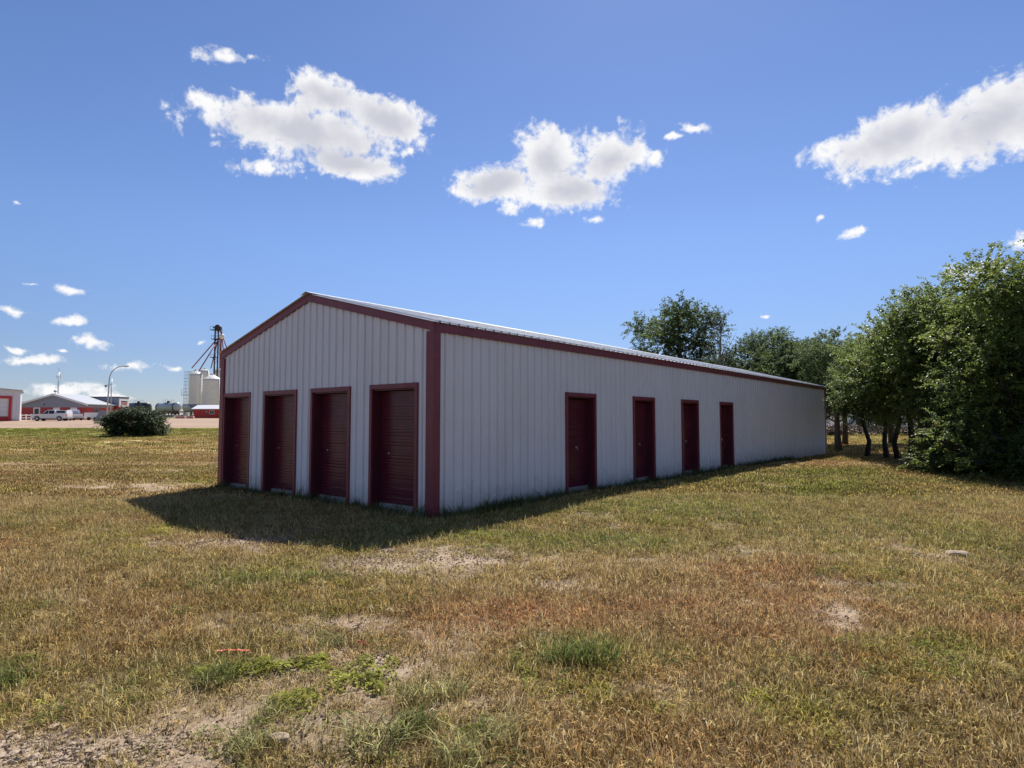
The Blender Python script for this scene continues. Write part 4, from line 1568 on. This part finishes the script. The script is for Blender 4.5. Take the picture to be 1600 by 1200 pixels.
def pickup(loc, rz, label, canopy):
    root = empty('pickup_truck', loc, rz)
    tag(root, label, 'pickup', 'pickups parked by the office')
    # local: front towards -x, length 5.8, ground at z 0
    Wd = 0.98
    def arch(cx, r=.47, z=.42):
        return [(cx + r * math.cos(t), z + r * math.sin(t)) for t in np.linspace(math.pi, 0, 9)]
    low = [(-2.9, .48)] + [(-2.35, .38)] + arch(-1.9)[0:] + arch(1.72) + [(2.75, .42), (2.88, .55), (2.88, 1.18), (-1.15, 1.2), (-2.6, 1.12), (-2.86, 1.0)]
    mb = MB(); mb.prism(low, 'y', -Wd, Wd); mb.build('body', M['white_paint'], root, bevel=0.03)
    cab = [(-1.25, 1.16), (1.0, 1.16), (.92, 1.86), (.55, 1.92), (-.35, 1.9)]
    mb = MB()
    n = len(cab)
    vs = [(p[0], -Wd + .03 + .16 * (p[1] > 1.5), p[1]) for p in cab] + [(p[0], Wd - .03 - .16 * (p[1] > 1.5), p[1]) for p in cab]
    mb.add(vs, [tuple(range(n))[::-1], tuple(range(n, 2 * n))] + [(i, (i + 1) % n, n + (i + 1) % n, n + i) for i in range(n)])
    c = mb.build('cab', M['white_paint'], root, bevel=.03)
    for sg in (-1, 1):
        for q in ([(-.92, 1.22), (-.12, 1.22), (-.12, 1.80), (-.34, 1.80)], [(-.02, 1.22), (.86, 1.22), (.80, 1.78), (-.02, 1.80)]):
            mb = MB()
            f = lambda z: sg * (Wd - .03 - .16 * (z - 1.16) / .7 + .012)
            m = len(q)
            v = [(p[0], f(p[1]), p[1]) for p in q] + [(p[0], f(p[1]) - sg * .03, p[1]) for p in q]
            mb.add(v, [tuple(range(m)), tuple(range(2 * m - 1, m - 1, -1))] + [(i, (i + 1) % m, m + (i + 1) % m, m + i) for i in range(m)])
            mb.build('side_window', M['glass'], c)
        mb = MB(); mb.box(-1.0, -.82, sg * Wd - (.0 if sg > 0 else .16), sg * Wd + (.16 if sg > 0 else 0), 1.2, 1.38); mb.build('mirror', M['dark_steel'], root)
        for x in (-1.9, 1.72):
            mb = MB(); mb.lathe([(.22, -.11), (.36, -.12), (.39, -.08), (.39, .08), (.36, .12), (.22, .11)], 18, (x, sg * (Wd - .13), .39), 'y')
            w = mb.build('wheel', M['rubber'], root)
            mb = MB(); mb.lathe([(.02, 0), (.10, .03), (.22, .015), (.245, .0), (.245, -.04)] if sg > 0 else [(.02, 0), (.10, -.03), (.22, -.015), (.245, 0), (.245, .04)], 14, (x, sg * (Wd - .02), .39), 'y')
            mb.build('rim', M['steel'], w)
        mb = MB(); mb.box(-2.90, -2.6, sg * .9 - .07, sg * .9 + .07, .84, 1.0); mb.build('headlight', M['handle'], root)
        mb = MB(); mb.box(2.84, 2.905, sg * .86 - .09, sg * .86 + .09, .78, 1.14); mb.build('tail_light', M['bright_red'], root)
        mb = MB()
        for x0, x1 in ((-.85, -.15), (0, .7)):
            mb.box(x1 - .16, x1 - .02, sg * Wd - .015, sg * Wd + .015, 1.05, 1.09)
        mb.build('door_handle', M['steel'], root)
    mb = MB(); mb.add([(-1.14, -.8, 1.24), (-1.14, .8, 1.24), (-.43, .72, 1.84), (-.43, -.72, 1.84)], [(0, 1, 2, 3)]); mb.add([(-1.17, -.8, 1.235), (-1.17, .8, 1.235), (-.46, .72, 1.86), (-.46, -.72, 1.86)], [(0, 1, 2, 3)]); mb.build('windscreen', M['glass'], c)
    mb = MB(); mb.box(2.85, 3.0, -.9, .9, .48, .66); mb.build('rear_bumper', M['steel'], root)
    mb = MB(); mb.box(-3.0, -2.82, -.92, .92, .45, .68); mb.build('front_bumper', M['steel'], root)
    mb = MB(); mb.box(2.885, 2.91, -.74, .74, .72, 1.14); mb.build('tailgate', M['white_paint'], root)
    mb = MB(); mb.box(-2.905, -2.86, -.72, .72, .74, 1.0); mb.build('grille', M['dark_steel'], root)
    if canopy:
        cn = [(1.02, 1.19), (2.86, 1.19), (2.78, 1.82), (1.04, 1.86)]
        mb = MB()
        vs = [(p[0], -Wd + .05 + .14 * (p[1] > 1.5), p[1]) for p in cn] + [(p[0], Wd - .05 - .14 * (p[1] > 1.5), p[1]) for p in cn]
        mb.add(vs, [(3, 2, 1, 0), (4, 5, 6, 7)] + [(i, (i + 1) % 4, 4 + (i + 1) % 4, 4 + i) for i in range(4)])
        cp = mb.build('canopy', M['white_paint'], root, bevel=.03)
        for sg in (-1, 1):
            mb = MB()
            q = [(1.2, 1.36), (2.62, 1.36), (2.56, 1.72), (1.2, 1.74)]
            f = lambda z: sg * (Wd - .05 - .14 * (z - 1.19) / .65 + .012)
            v = [(p[0], f(p[1]), p[1]) for p in q] + [(p[0], f(p[1]) - sg * .03, p[1]) for p in q]
            mb.add(v, [(0, 1, 2, 3), (7, 6, 5, 4)] + [(i, (i + 1) % 4, 4 + (i + 1) % 4, 4 + i) for i in range(4)])
            mb.build('canopy_window', M['glass'], cp)
    else:
        mb = MB(); mb.box(1.1, 2.8, -.86, .86, 1.19, 1.24); mb.build('bed_cover', M['tank_black'], root)
    return root


pickup(place(82.5, 108.5), R(5), 'white pickup with a canopy on its box parked before the office', True)
pickup(place(114, 113.5), R(-38), 'white pickup without a canopy, parked askew beside the other', False)


def yard_things():
    # white rail fence beside the garage
    x0, y0, z0 = place(34, 118)
    root = empty('rail_fence', (x0, y0, z0))
    tag(root, 'short white rail fence between the garage and the pickup', 'fence')
    for k in range(4):
        mb = MB(); mb.box(k * .95 - .07, k * .95 + .07, -.07, .07, -.1, 1.15); mb.build('post', M['white_trim'], root)
    for z in (.45, .95):
        mb = MB(); mb.box(-.1, 2.95, -.1, -.072, z - .09, z + .09); mb.build('rail', M['white_trim'], root)
    # white low tank trailer wall and the blue grey hopper next to the shrub
    x0, y0, z0 = place(146, 115)
    root = empty('utility_trailer', (x0, y0, z0))
    tag(root, 'low white box trailer parked right of the pickups', 'trailer')
    mb = MB(); mb.box(-1.6, 1.6, 0, 1.6, .25, 1.35); mb.build('box', M['white_trim'], root, bevel=.03)
    mb = MB(); mb.box(-1.66, 1.66, -.03, 1.63, 1.352, 1.43); mb.build('lid', M['white_paint'], root)
    for x in (-.7, .5):
        mb = MB(); mb.lathe([(.12, -.09), (.3, -.09), (.31, .09), (.12, .09)], 14, (x, -.1, .3), 'y'); mb.build('wheel', M['rubber'], root)
    x0, y0, z0 = place(159, 108)
    root = empty('hopper_bin', (x0, y0, z0))
    tag(root, 'blue grey sloping sided hopper half hidden by the shrub', 'hopper')
    mb = MB(); mb.prism([(-1.3, .0), (.9, .0), (.9, 1.75), (-.35, 1.75)], 'y', 0, 1.8); mb.build('body', M['grey_siding'], root, bevel=.03)
    mb = MB(); mb.box(-.4, .95, -.05, 1.85, 1.752, 1.83); mb.build('rim', M['grey_steel'], root)
    # lamp post
    x0, y0, z0 = place(167.5, 96)
    root = empty('street_lamp', (x0, y0, z0))
    tag(root, 'tall galvanised street lamp with a curved arm', 'lamp post')
    top = zat(571, 96) - z0
    pts = [(0, 0, -.1), (.1, 0, top * .45), (.2, 0, top * .76)]
    for k in range(1, 9):
        t = k / 8 * math.pi / 2
        pts.append((.2 + 2.0 * (1 - math.cos(t)), 0, top * .76 + (top * .24 - .12) * math.sin(t)))
    pts.append((2.6, 0, top - .12))
    mb = MB(); mb.tube(pts, [.11, .10, .085] + [.07] * 8 + [.06], 8); mb.build('pole', M['steel'], root)
    mb = MB(); mb.box(2.35, 3.1, -.14, .14, top - .2, top - .03); mb.build('lamp_head', M['steel'], root, bevel=.03)
    mb = MB(); mb.box(2.5, 2.95, -.09, .09, top - .225, top - .203); mb.build('lens', M['handle'], root)
    mb = MB(); mb.box(-.25, .25, -.25, .25, -.1, .06); mb.build('base', M['concrete'], root)
    x0, y0, z0 = place(173.2, 97)
    root = empty('utility_pole', (x0, y0, z0))
    tag(root, 'thin straight grey pole close beside the street lamp', 'pole')
    t2 = zat(592, 97) - z0
    mb = MB(); mb.tube([(0, 0, -.1), (0, 0, t2)], [.09, .06], 8); mb.build('pole', M['steel'], root)
    mb = MB(); mb.tube([(-.85, 0, t2 - 1.1), (.12, 0, t2 - .75)], .05, 6); mb.box(-1.0, -.8, -.12, .12, t2 - 1.3, t2 - .95); mb.build('bracket', M['grey_steel'], root)
    # power box and kerb blocks by the red shed
    x0, y0, z0 = place(292, 158)
    root = empty('transformer_box', (x0, y0, z0))
    tag(root, 'pale green grey transformer cabinet beside the red shed', 'cabinet')
    mb = MB(); mb.box(-.6, .55, -.4, .5, .08, 1.6); c = mb.build('cabinet', pmat('pale_green_paint', (.55, .58, .52), .5), root, bevel=.04)
    mb = MB(); mb.box(-.55, -.04, -.43, -.405, .15, 1.5); mb.build('cabinet_door', M['grey_steel'], c)
    mb = MB(); mb.box(-.8, .75, -.6, .7, -.2, .08); mb.build('plinth', M['concrete'], root)
    pink = pmat('faded_red_concrete', (.52, .30, .25), .85, var=.15)
    for i, (px, d, w, lab) in enumerate(((280.5, 157, .75, 'faded red concrete block farthest from the red shed'), (286.5, 155, .7, 'faded red concrete block against the transformer cabinet'), (299, 155, .85, 'faded red concrete block between cabinet and red shed'))):
        x0, y0, z0 = place(px, d)
        mb = MB(); mb.prism([(-w, -.1), (w, -.1), (w * .85, .62), (w * .3, .70), (-w * .85, .60)], 'y', -.4, .4)
        o = mb.build('concrete_block', pink, None, bevel=.05)
        o.location = (x0, y0, z0)
        tag(o, lab, 'block', 'concrete blocks by the red shed')


yard_things()


def build_elevator():
    # red shed
    D = 172.0
    x0 = (303 - 800) / F * D
    x1 = (350 - 800) / F * D
    root = empty('red_shed', (x0, D, gz(x0, D)))
    tag(root, 'small bright red shed with a white roof below the grain bins', 'shed')
    w = x1 - x0
    h = zat(639.5, D) - root.location.z
    mb = MB(); mb.box(0, w - 1.3, 0, 5.5, -.2, h); mb.build('wall', M['bright_red'], root)
    mb = MB(); mb.box(w - 1.295, w, -.5, 5.5, -.2, h - .01); mb.build('porch_wall', M['bright_red'], root)
    mb = MB(); mb.prism([(-.7, h), (6.1, h), (6.1, h + .12), (2.8, h + 1.25), (-.7, h + .12)], 'x', -.35, w + .35); mb.build('roof', M['white_steel'], root)
    mb = MB(); mb.box(4.3, 5.7, -.06, .05, h - 1.35, h - .35); wn = mb.build('window', M['white_trim'], root)
    for k in range(2):
        mb = MB(); mb.box(4.4 + .62 * k, 4.97 + .62 * k, -.075, -.062, h - 1.25, h - .45); mb.build('pane', M['glass'], wn)
    mb = MB(); mb.box(3.2, 3.8, -.05, .02, h - .85, h - .35); mb.build('vent', M['grey_steel'], root)

    # bins
    def bin_(px, D, wpx, eave, peak, bottom, label, ladder=False):
        x, y, z = place(px, D)
        b = empty('grain_bin', (x, y, z))
        tag(b, label, 'grain bin', 'white grain bins of the elevator')
        r = wpx / 2 / F * D
        ze, zp, zb = zat(eave, D) - z, zat(peak, D) - z, zat(bottom, D) - z
        prof = []
        n = 11
        for i in range(n):
            z0, z1 = zb + (ze - zb) * i / n, zb + (ze - zb) * (i + 1) / n
            prof += [(r, z0), (r * 1.004, z0 + .03), (r, z0 + .06)]
        prof.append((r, ze))
        mb = MB(); mb.lathe(prof, 28); mb.build('shell', M['bin_white'], b)
        mb = MB(); mb.lathe([(r * 1.04, ze - .05), (r * 1.04, ze + .02), (.45, zp - .3), (.45, zp), (.02, zp + .05)], 28, smooth=False); rf = mb.build('roof', M['bin_white'], b)
        for k in range(14):
            a = k * math.tau / 14
            c, s = math.cos(a), math.sin(a)
            mb = MB(); mb.tube([(r * c, r * s, ze + .05), (.5 * c, .5 * s, zp - .3)], .05, 4); mb.build('roof_rib', M['bin_white'], rf)
        mb = MB(); mb.lathe([(.35, zb - (zb * .75)), (r * .98, zb)], 24); mb.build('hopper', M['grey_steel'], b)
        for k in range(8):
            a = (k + .5) * math.tau / 8
            mb = MB(); mb.tube([(r * .96 * math.cos(a), r * .96 * math.sin(a), -.2), (r * .96 * math.cos(a), r * .96 * math.sin(a), zb + .1)], .09, 5); mb.build('leg', M['grey_steel'], b)
        mb = MB(); mb.tube([(r * 1.0, -r * .35, .3), (r * 1.0, -r * .35, ze)], .12, 6); mb.build('down_pipe', M['white_trim'], b)
        return b, r, ze, zp

    bin_(305, 196, 19, 584.5, 577.5, 632, 'grain bin standing beside the caged ladder')
    bin_(330.5, 190, 26.5, 592.5, 584, 633.5, 'wide grain bin right above the red shed')
    bin_(318.5, 206, 13, 579, 575.5, 632, 'slim grain bin peeking between the front two bins')
    bin_(343, 204, 17, 579, 573, 632, 'grain bin behind the wide one, below the spouts')

    # caged ladder tower
    x, y, z = place(290, 196)
    ld = empty('ladder_tower', (x, y, z))
    tag(ld, 'steel caged ladder tower on the open side of the grain bins', 'ladder')
    top = zat(580, 196) - z
    mb = MB()
    for a in (-.45, .45):
        for c in (-.4, .4):
            mb.tube([(a, c, -.2), (a, c, top)], .05, 4)
    mb.build('rails', M['grey_steel'], ld)
    k = .8
    while k < top:
        mb = MB(); mb.tube([(-.5, -.4, k), (.5, -.4, k)], .045, 4); mb.tube([(-.5, .4, k), (.5, .4, k)], .045, 4); mb.build('rung', M['grey_steel'], ld)
        k += 1.05
    pz = zat(617.5, 196) - z
    mb = MB(); mb.box(-1.1, .6, -.7, .7, pz, pz + .12); mb.build('platform', M['dark_steel'], ld)
    mb = MB()
    for a in (-1.05, -.3, .55):
        mb.tube([(a, -.65, pz), (a, -.65, pz + 1.7)], .04, 4)
    for q in (.85, 1.7):
        mb.tube([(-1.05, -.65, pz + q), (.55, -.65, pz + q)], .035, 4)
    mb.build('guard_rail', M['grey_steel'], ld)
    mb = MB(); mb.box(.6, 1.5, -.4, .4, top - .3, top - .15); mb.build('top_walk', M['grey_steel'], ld)

    # bucket elevator leg with its head and spouts
    D = 200.0
    x, y, z = place(336, D)
    lg = empty('grain_elevator', (x, y, z))
    tag(lg, 'tall bucket elevator leg with red spouts fanning to the bins', 'grain elevator')
    Z = lambda py: zat(py, D) - z
    X = lambda px: (px - 336) / F * D
    mb = MB()
    for px in (333.2, 338.2):
        mb.box(X(px) - .17, X(px) + .17, -.2, .2, -.2, Z(516))
    mb.build('trunking', M['dark_steel'], lg)
    mb = MB()
    for i in range(18):
        z0, z1 = Z(655) + (Z(516) - Z(655)) * i / 18, Z(655) + (Z(516) - Z(655)) * (i + 1) / 18
        mb.tube([(X(333.2), 0, z0), (X(338.2), 0, z1 if i % 2 else z0)], .06, 4)
    mb.build('bracing', M['dark_steel'], lg)
    mb = MB(); mb.lathe([(.02, -.55), (1.0, -.55), (1.08, -.4), (1.08, .4), (1.0, .55), (.02, .55)], 20, (X(337.5), 0, Z(512.5)), 'y'); mb.prism([(X(333), Z(516.5)), (X(342.5), Z(516.5)), (X(342.8), Z(512)), (X(333), Z(512))], 'y', -.5, .5); mb.build('head', M['dark_steel'], lg)
    for (a, b, py) in ((326.5, 343, 515.5), (329, 341, 530), (328, 337, 558.5)):
        mb = MB(); mb.box(X(a), X(b), -.9, .9, Z(py) - .1, Z(py) + .06); p = mb.build('platform', M['dark_steel'], lg)
        mb = MB()
        for q in np.linspace(X(a) + .05, X(b) - .05, 4):
            mb.tube([(q, -.85, Z(py)), (q, -.85, Z(py) + 1.05)], .04, 4)
        mb.tube([(X(a), -.85, Z(py) + 1.05), (X(b), -.85, Z(py) + 1.05)], .04, 4)
        mb.build('guard_rail', M['dark_steel'], p)
    mb = MB(); mb.box(X(329.5), X(333), -.25, .25, Z(512.3), Z(510.8)); mb.build('motor', M['dark_steel'], lg)
    mb = MB(); mb.lathe([(.3, Z(530)), (.75, Z(527.5)), (.75, Z(524)), (.1, Z(520.5))], 14, (X(344), 0, 0)); mb.build('distributor', M['bin_white'], lg)
    mb = MB(); mb.tube([(X(341), 0, Z(515)), (X(344), 0, Z(522))], .32, 6); mb.build('discharge', M['spout_red'], lg)
    for (a, ya, b, yb, dy) in ((336, 530, 305.5, 576.5, -3), (338, 530, 318.5, 574, 4), (340, 528, 331, 584, -9), (343, 529, 338.5, 574, 2), (344.5, 529, 343.2, 573, 3), (346, 528, 352, 560, 3), (341, 529, 335, 574, 3)):
        mb = MB(); mb.tube([(X(a), 0, Z(ya)), (X(b), dy, Z(yb))], .17, 6); mb.build('spout', M['spout_red'], lg)


build_elevator()


def tank_cars():
    r0 = random.Random(2)
    # the railway: sleepers and ballast as one bed, two rails
    ang = R(-32)
    cx, cy, _ = place(255, 216)
    d = Vector((math.cos(ang), math.sin(ang), 0))
    n = Vector((-d.y, d.x, 0))
    zr = zat(648.5, 216)
    root = empty('railway_track', (cx, cy, 0), ang)
    tag(root, 'railway track on a low gravel bank behind the shrub', 'railway', kind='structure')
    mb = MB(); mb.prism([(-4.2, 1.6), (4.2, 1.6), (1.7, zr - .18), (-1.7, zr - .18)], 'x', -60, 40); mb.build('ballast', M['stone'], root)
    for a in (-.72, .72):
        mb = MB(); mb.box(-60, 40, a - .04, a + .04, zr - .176, zr); mb.build('rail', M['rust'], root)
    for i, (px, dep, dia, mat, lab, Lc) in enumerate(((225, 226, 3.35, 'tank_black', 'black tank car coupled behind the shrub', 12.6), (262, 214, 3.1, 'tank_grey', 'blue grey tank car with black end bands', 12.2), (293, 203.5, 2.9, 'tank_pale', 'pale tank car partly behind the grain bins', 12.0))):
        t = ((px - 800) / F * dep - cx) * d.x + (dep - cy) * d.y
        p = Vector((cx, cy, 0)) + d * t
        c = empty('tank_car', (p.x, p.y, zr), ang)
        tag(c, lab, 'tank car', 'tank cars standing on the railway')
        r = dia / 2
        zc = 1.15 + r
        h = Lc / 2 - .6
        prof = [(.02, -h - .62), (r * .5, -h - .5), (r * .85, -h - .25), (r, -h), (r, h), (r * .85, h + .25), (r * .5, h + .5), (.02, h + .62)]
        mb = MB(); mb.lathe(prof, 22, (0, 0, zc), 'x'); tk = mb.build('tank', M[mat], c)
        if i == 1:
            for s in (-1, 1):
                mb = MB(); mb.lathe([(r * 1.006, s * h - .0), (r * 1.006, s * (h - .8))], 22, (0, 0, zc), 'x'); mb.build('end_band', M['tank_black'], tk)
        mb = MB(); mb.lathe([(.5, zc + r - .1), (.5, zc + r + .45), (.42, zc + r + .55), (.02, zc + r + .6)], 12); mb.build('manway', M['tank_black'], tk)
        mb = MB(); mb.box(-1.4, 1.4, -1.1, 1.1, zc + r * .92, zc + r * .92 + .06); pf = mb.build('platform', M['dark_steel'], c)
        mb = MB()
        for a in (-1.35, 0, 1.35):
            for b in (-1.05, 1.05):
                mb.tube([(a, b, zc + r * .92), (a, b, zc + r * .92 + 1.05)], .035, 4)
        for b in (-1.05, 1.05):
            mb.tube([(-1.35, b, zc + r * .92 + 1.05), (1.35, b, zc + r * .92 + 1.05)], .035, 4)
        mb.build('guard_rail', M['dark_steel'], pf)
        mb = MB(); mb.box(-Lc / 2, Lc / 2, -.45, .45, .82, 1.22); mb.box(-Lc / 2, -Lc / 2 + .35, -1.4, 1.4, .78, 1.18); mb.box(Lc / 2 - .35, Lc / 2, -1.4, 1.4, .78, 1.18); mb.build('underframe', M['rust'], c)
        mb = MB()
        for b in (-1.2, 1.2):
            mb.tube([(.2, b, .9), (.2, b * .95, zc + r * .9)], .035, 4); mb.tube([(-.2, b, .9), (-.2, b * .95, zc + r * .9)], .035, 4)
        mb.build('ladder', M['dark_steel'], c)
        for s in (-1, 1):
            bg = empty('bogie', (s * (Lc / 2 - 1.9), 0, 0)); bg.parent = c
            mb = MB(); mb.box(-1.15, 1.15, .82, 1.0, .32, .62); mb.box(-1.15, 1.15, -1.0, -.82, .32, .62); mb.box(-.25, .25, -1, 1, .4, .8); mb.build('bogie_frame', M['dark_steel'], bg)
            for a in (-.85, .85):
                for b in (-.72, .72):
                    mb = MB(); mb.lathe([(.05, -.07), (.42, -.07), (.42, .07), (.05, .07)], 16, (a, b, .43), 'y'); mb.build('wheel', M['rust'], bg)


tank_cars()


# ------------------------------------------------------------------ small things on the near ground
def foreground():
    tuft_green = grass_material('tuft_blades', (0.36, 0.345, 0.15), .08)
    tuft_dark = grass_material('dark_tuft_blades', (0.15, 0.18, 0.05), .08)
    weed = grass_material('weed_leaves', (0.30, 0.31, 0.055), .1)
    tufts = [blade_mesh('grass_tuft', 300 + k, 170, 0.10, 0.07, 0.20, 0.0048, 1.0) for k in range(3)]
    spots = [  # px, py, scale, kind, label
        (585, 1165, 1.25, 0, 'big pale green grass tuft on bare dirt beside two smaller tufts'),
        (645, 1140, .95, 1, 'dark green grass tuft touching the big pale tuft'),
        (722, 1190, 1.05, 0, 'pale grass tuft alone below the dark one'),
        (780, 1150, .95, 0, 'grey green grass tuft at the edge of the yellowish weeds'),
        (345, 1060, 1.0, 1, 'dark grass tuft next to the yellow green weed mats'),
        (385, 1172, .8, 0, 'small grass tuft by the crumbly gravel rim'),
        (330, 1065, .8, 0, 'grey tuft behind the dark grass tuft'),
        (650, 1095, .9, 0, 'loose grass tuft on the upper edge of the bare dirt'),
        (705, 1085, .85, 0, 'loose grass tuft upslope of the grey green one'),
        (420, 1118, .7, 0, 'thin grass tuft in the middle of the bare dirt'),
        (885, 1030, 1.1, 1, 'lush dark green grass tuft in the green patch'),
        (935, 1032, 1.2, 1, 'lush dark green grass tuft, larger one in the green patch'),
        (520, 1005, .8, 0, 'grass tuft along the old wheel rut'),
        (15, 1068, 1.0, 1, 'dark green grass tuft above the gravel rim'),
    ]
    for i, (px, py, s, k, lab) in enumerate(spots):
        x, y = ground_at(px, py)
        me = tufts[i % 3].copy()
        me.materials.clear()
        me.materials.append(tuft_green if k == 0 else tuft_dark)
        o = link_mesh('grass_tuft', me, None)
        o.location = (x, y, gz(x, y))
        o.rotation_euler = (0, 0, i * 1.3)
        s *= 1.25
        o.scale = (s, s, s * (.75 + .1 * (i % 3)))
        tag(o, lab, 'grass tuft', 'grass tufts on the near ground')
    mats = [(450, 1045, 1.5, 'yellow green weed mat beside the dark grass tuft'), (495, 1078, 1.35, 'yellow green weed mat in the middle of the bare dirt'),
            (590, 1062, 1.3, 'yellow green weed mat on the farther side of the dirt'), (735, 1140, .7, 'small yellow green weed cushion between the grass tufts'),
            (415, 1040, 1.0, 'small yellow green weed mat touching the dark tuft'), (820, 1040, 1.0, 'weed mat at the near edge of the green patch')]
    for i, (px, py, s, lab) in enumerate(mats):
        x, y = ground_at(px, py)
        rr = np.random.default_rng(700 + i)
        vs, vr = [], []
        for k in range(9):
            q = weed_mesh('lobe', 400 + i * 20 + k, 90, rr.uniform(.05, .10), rr.uniform(.025, .06), 0.020)
            a = np.zeros(len(q.vertices) * 3, np.float32); q.vertices.foreach_get('co', a)
            b = np.zeros(len(q.vertices), np.float32); q.attributes['var'].data.foreach_get('value', b)
            vs.append(a.reshape(-1, 3) + np.array([rr.normal(0, .11), rr.normal(0, .065), 0]))
            vr.append(b * rr.uniform(.65, 1.2))
            bpy.data.meshes.remove(q)
        vs = np.concatenate(vs)
        me = np_mesh('weed_mat', vs, np.arange(len(vs)).reshape(-1, 4))
        me.attributes.new('var', 'FLOAT', 'POINT').data.foreach_set('value', np.concatenate(vr))
        o = link_mesh('weed_mat', me, weed)
        o.location = (x, y, gz(x, y))
        o.rotation_euler = (0, 0, i)
        o.scale = (s * 1.15, s * .8, s)
        tag(o, lab, 'weed', 'yellow green weed mats on bare dirt')

    # crumbly gravel rim bottom left: hundreds of lumps, one mass
    r = np.random.default_rng(5)
    ico = bmesh.new()
    bmesh.ops.create_icosphere(ico, subdivisions=1, radius=1)
    iv = np.array([v.co[:] for v in ico.verts])
    ifc = np.array([[v.index for v in f.verts] for f in ico.faces])
    ico.free()
    V, Fs = [], []
    n = 0
    for k in range(5200):
        px, py = r.uniform(-260, 300), r.uniform(1130, 1290)
        lim = 1128 + max(0, px) * .20 + 14 * math.sin(px * .05)
        if py < lim + r.normal(0, 7):
            continue
        x, y = ground_at(px, py)
        s = .003 + .009 * r.random() ** 2 + (.024 * r.random() ** 2 if r.random() < .15 else 0)
        q = iv * (1 + r.normal(0, .2, (len(iv), 1))) * np.array([s * 1.2, s, s * .7])
        a = r.random() * 6.28
        q = q @ np.array([[math.cos(a), math.sin(a), 0], [-math.sin(a), math.cos(a), 0], [0, 0, 1]])
        V.append(q + np.array([x, y, gz(x, y) + s * .1])); Fs.append(ifc + n); n += len(iv)
    me = np_mesh('gravel', np.concatenate(V), np.concatenate(Fs), False)
    tag(link_mesh('gravel', me, M['stone']), 'crumbled pale gravel along the near edge of the lawn', 'gravel', kind='stuff')

    # a flat pale stone in the lawn, an orange marker ribbon, a red scrap
    def stone(px, py, s, lab, flat=.35):
        x, y = ground_at(px, py)
        rr = np.random.default_rng(int(px))
        bm = bmesh.new()
        bmesh.ops.create_icosphere(bm, subdivisions=2, radius=1)
        for v in bm.verts:
            v.co = v.co * (1 + rr.normal(0, .10))
            v.co.x *= s * 1.3; v.co.y *= s; v.co.z *= s * flat
        me = bpy.data.meshes.new('stone'); bm.to_mesh(me); bm.free()
        o = link_mesh('stone', me, M['stone'])
        o.location = (x, y, gz(x, y) + s * flat * .55)
        tag(o, lab, 'stone')
    stone(1497, 866, .10, 'flat pale stone alone in the lawn near the elms')
    stone(437, 1158, .045, 'small grey stone on the bare dirt between grass tufts', .6)

    def ribbon(px, py, ln, lab, a0, mat, wd=.028):
        x, y = ground_at(px, py)
        mb = MB()
        rr = random.Random(int(px))
        pts = []
        for k in range(9):
            t = k / 8 - .5
            pts.append((t * ln, rr.uniform(-.02, .02), .03 + rr.uniform(0, .012)))
        for a, b in zip(pts[:-1], pts[1:]):
            mb.add([(a[0], a[1] - wd / 2, a[2]), (b[0], b[1] - wd / 2, b[2] + .006), (b[0], b[1] + wd / 2, b[2]), (a[0], a[1] + wd / 2, a[2] + .006)], [(0, 1, 2, 3)])
            mb.add([(a[0], a[1] - wd / 2, a[2] - .003), (b[0], b[1] - wd / 2, b[2] + .003), (b[0], b[1] + wd / 2, b[2] - .003), (a[0], a[1] + wd / 2, a[2] + .003)], [(3, 2, 1, 0)])
        o = mb.build('marker_ribbon', mat)
        o.location = (x, y, gz(x, y)); o.rotation_euler = (0, 0, a0)
        tag(o, lab, 'ribbon')
    ribbon(366, 1021, .22, 'bright orange marker ribbon lying in the grass', .1, M['orange'], .02)
    ribbon(565, 1008, .10, 'thin short red ribbon on the bare dirt', -.7, M['bright_red'], .012)


foreground()
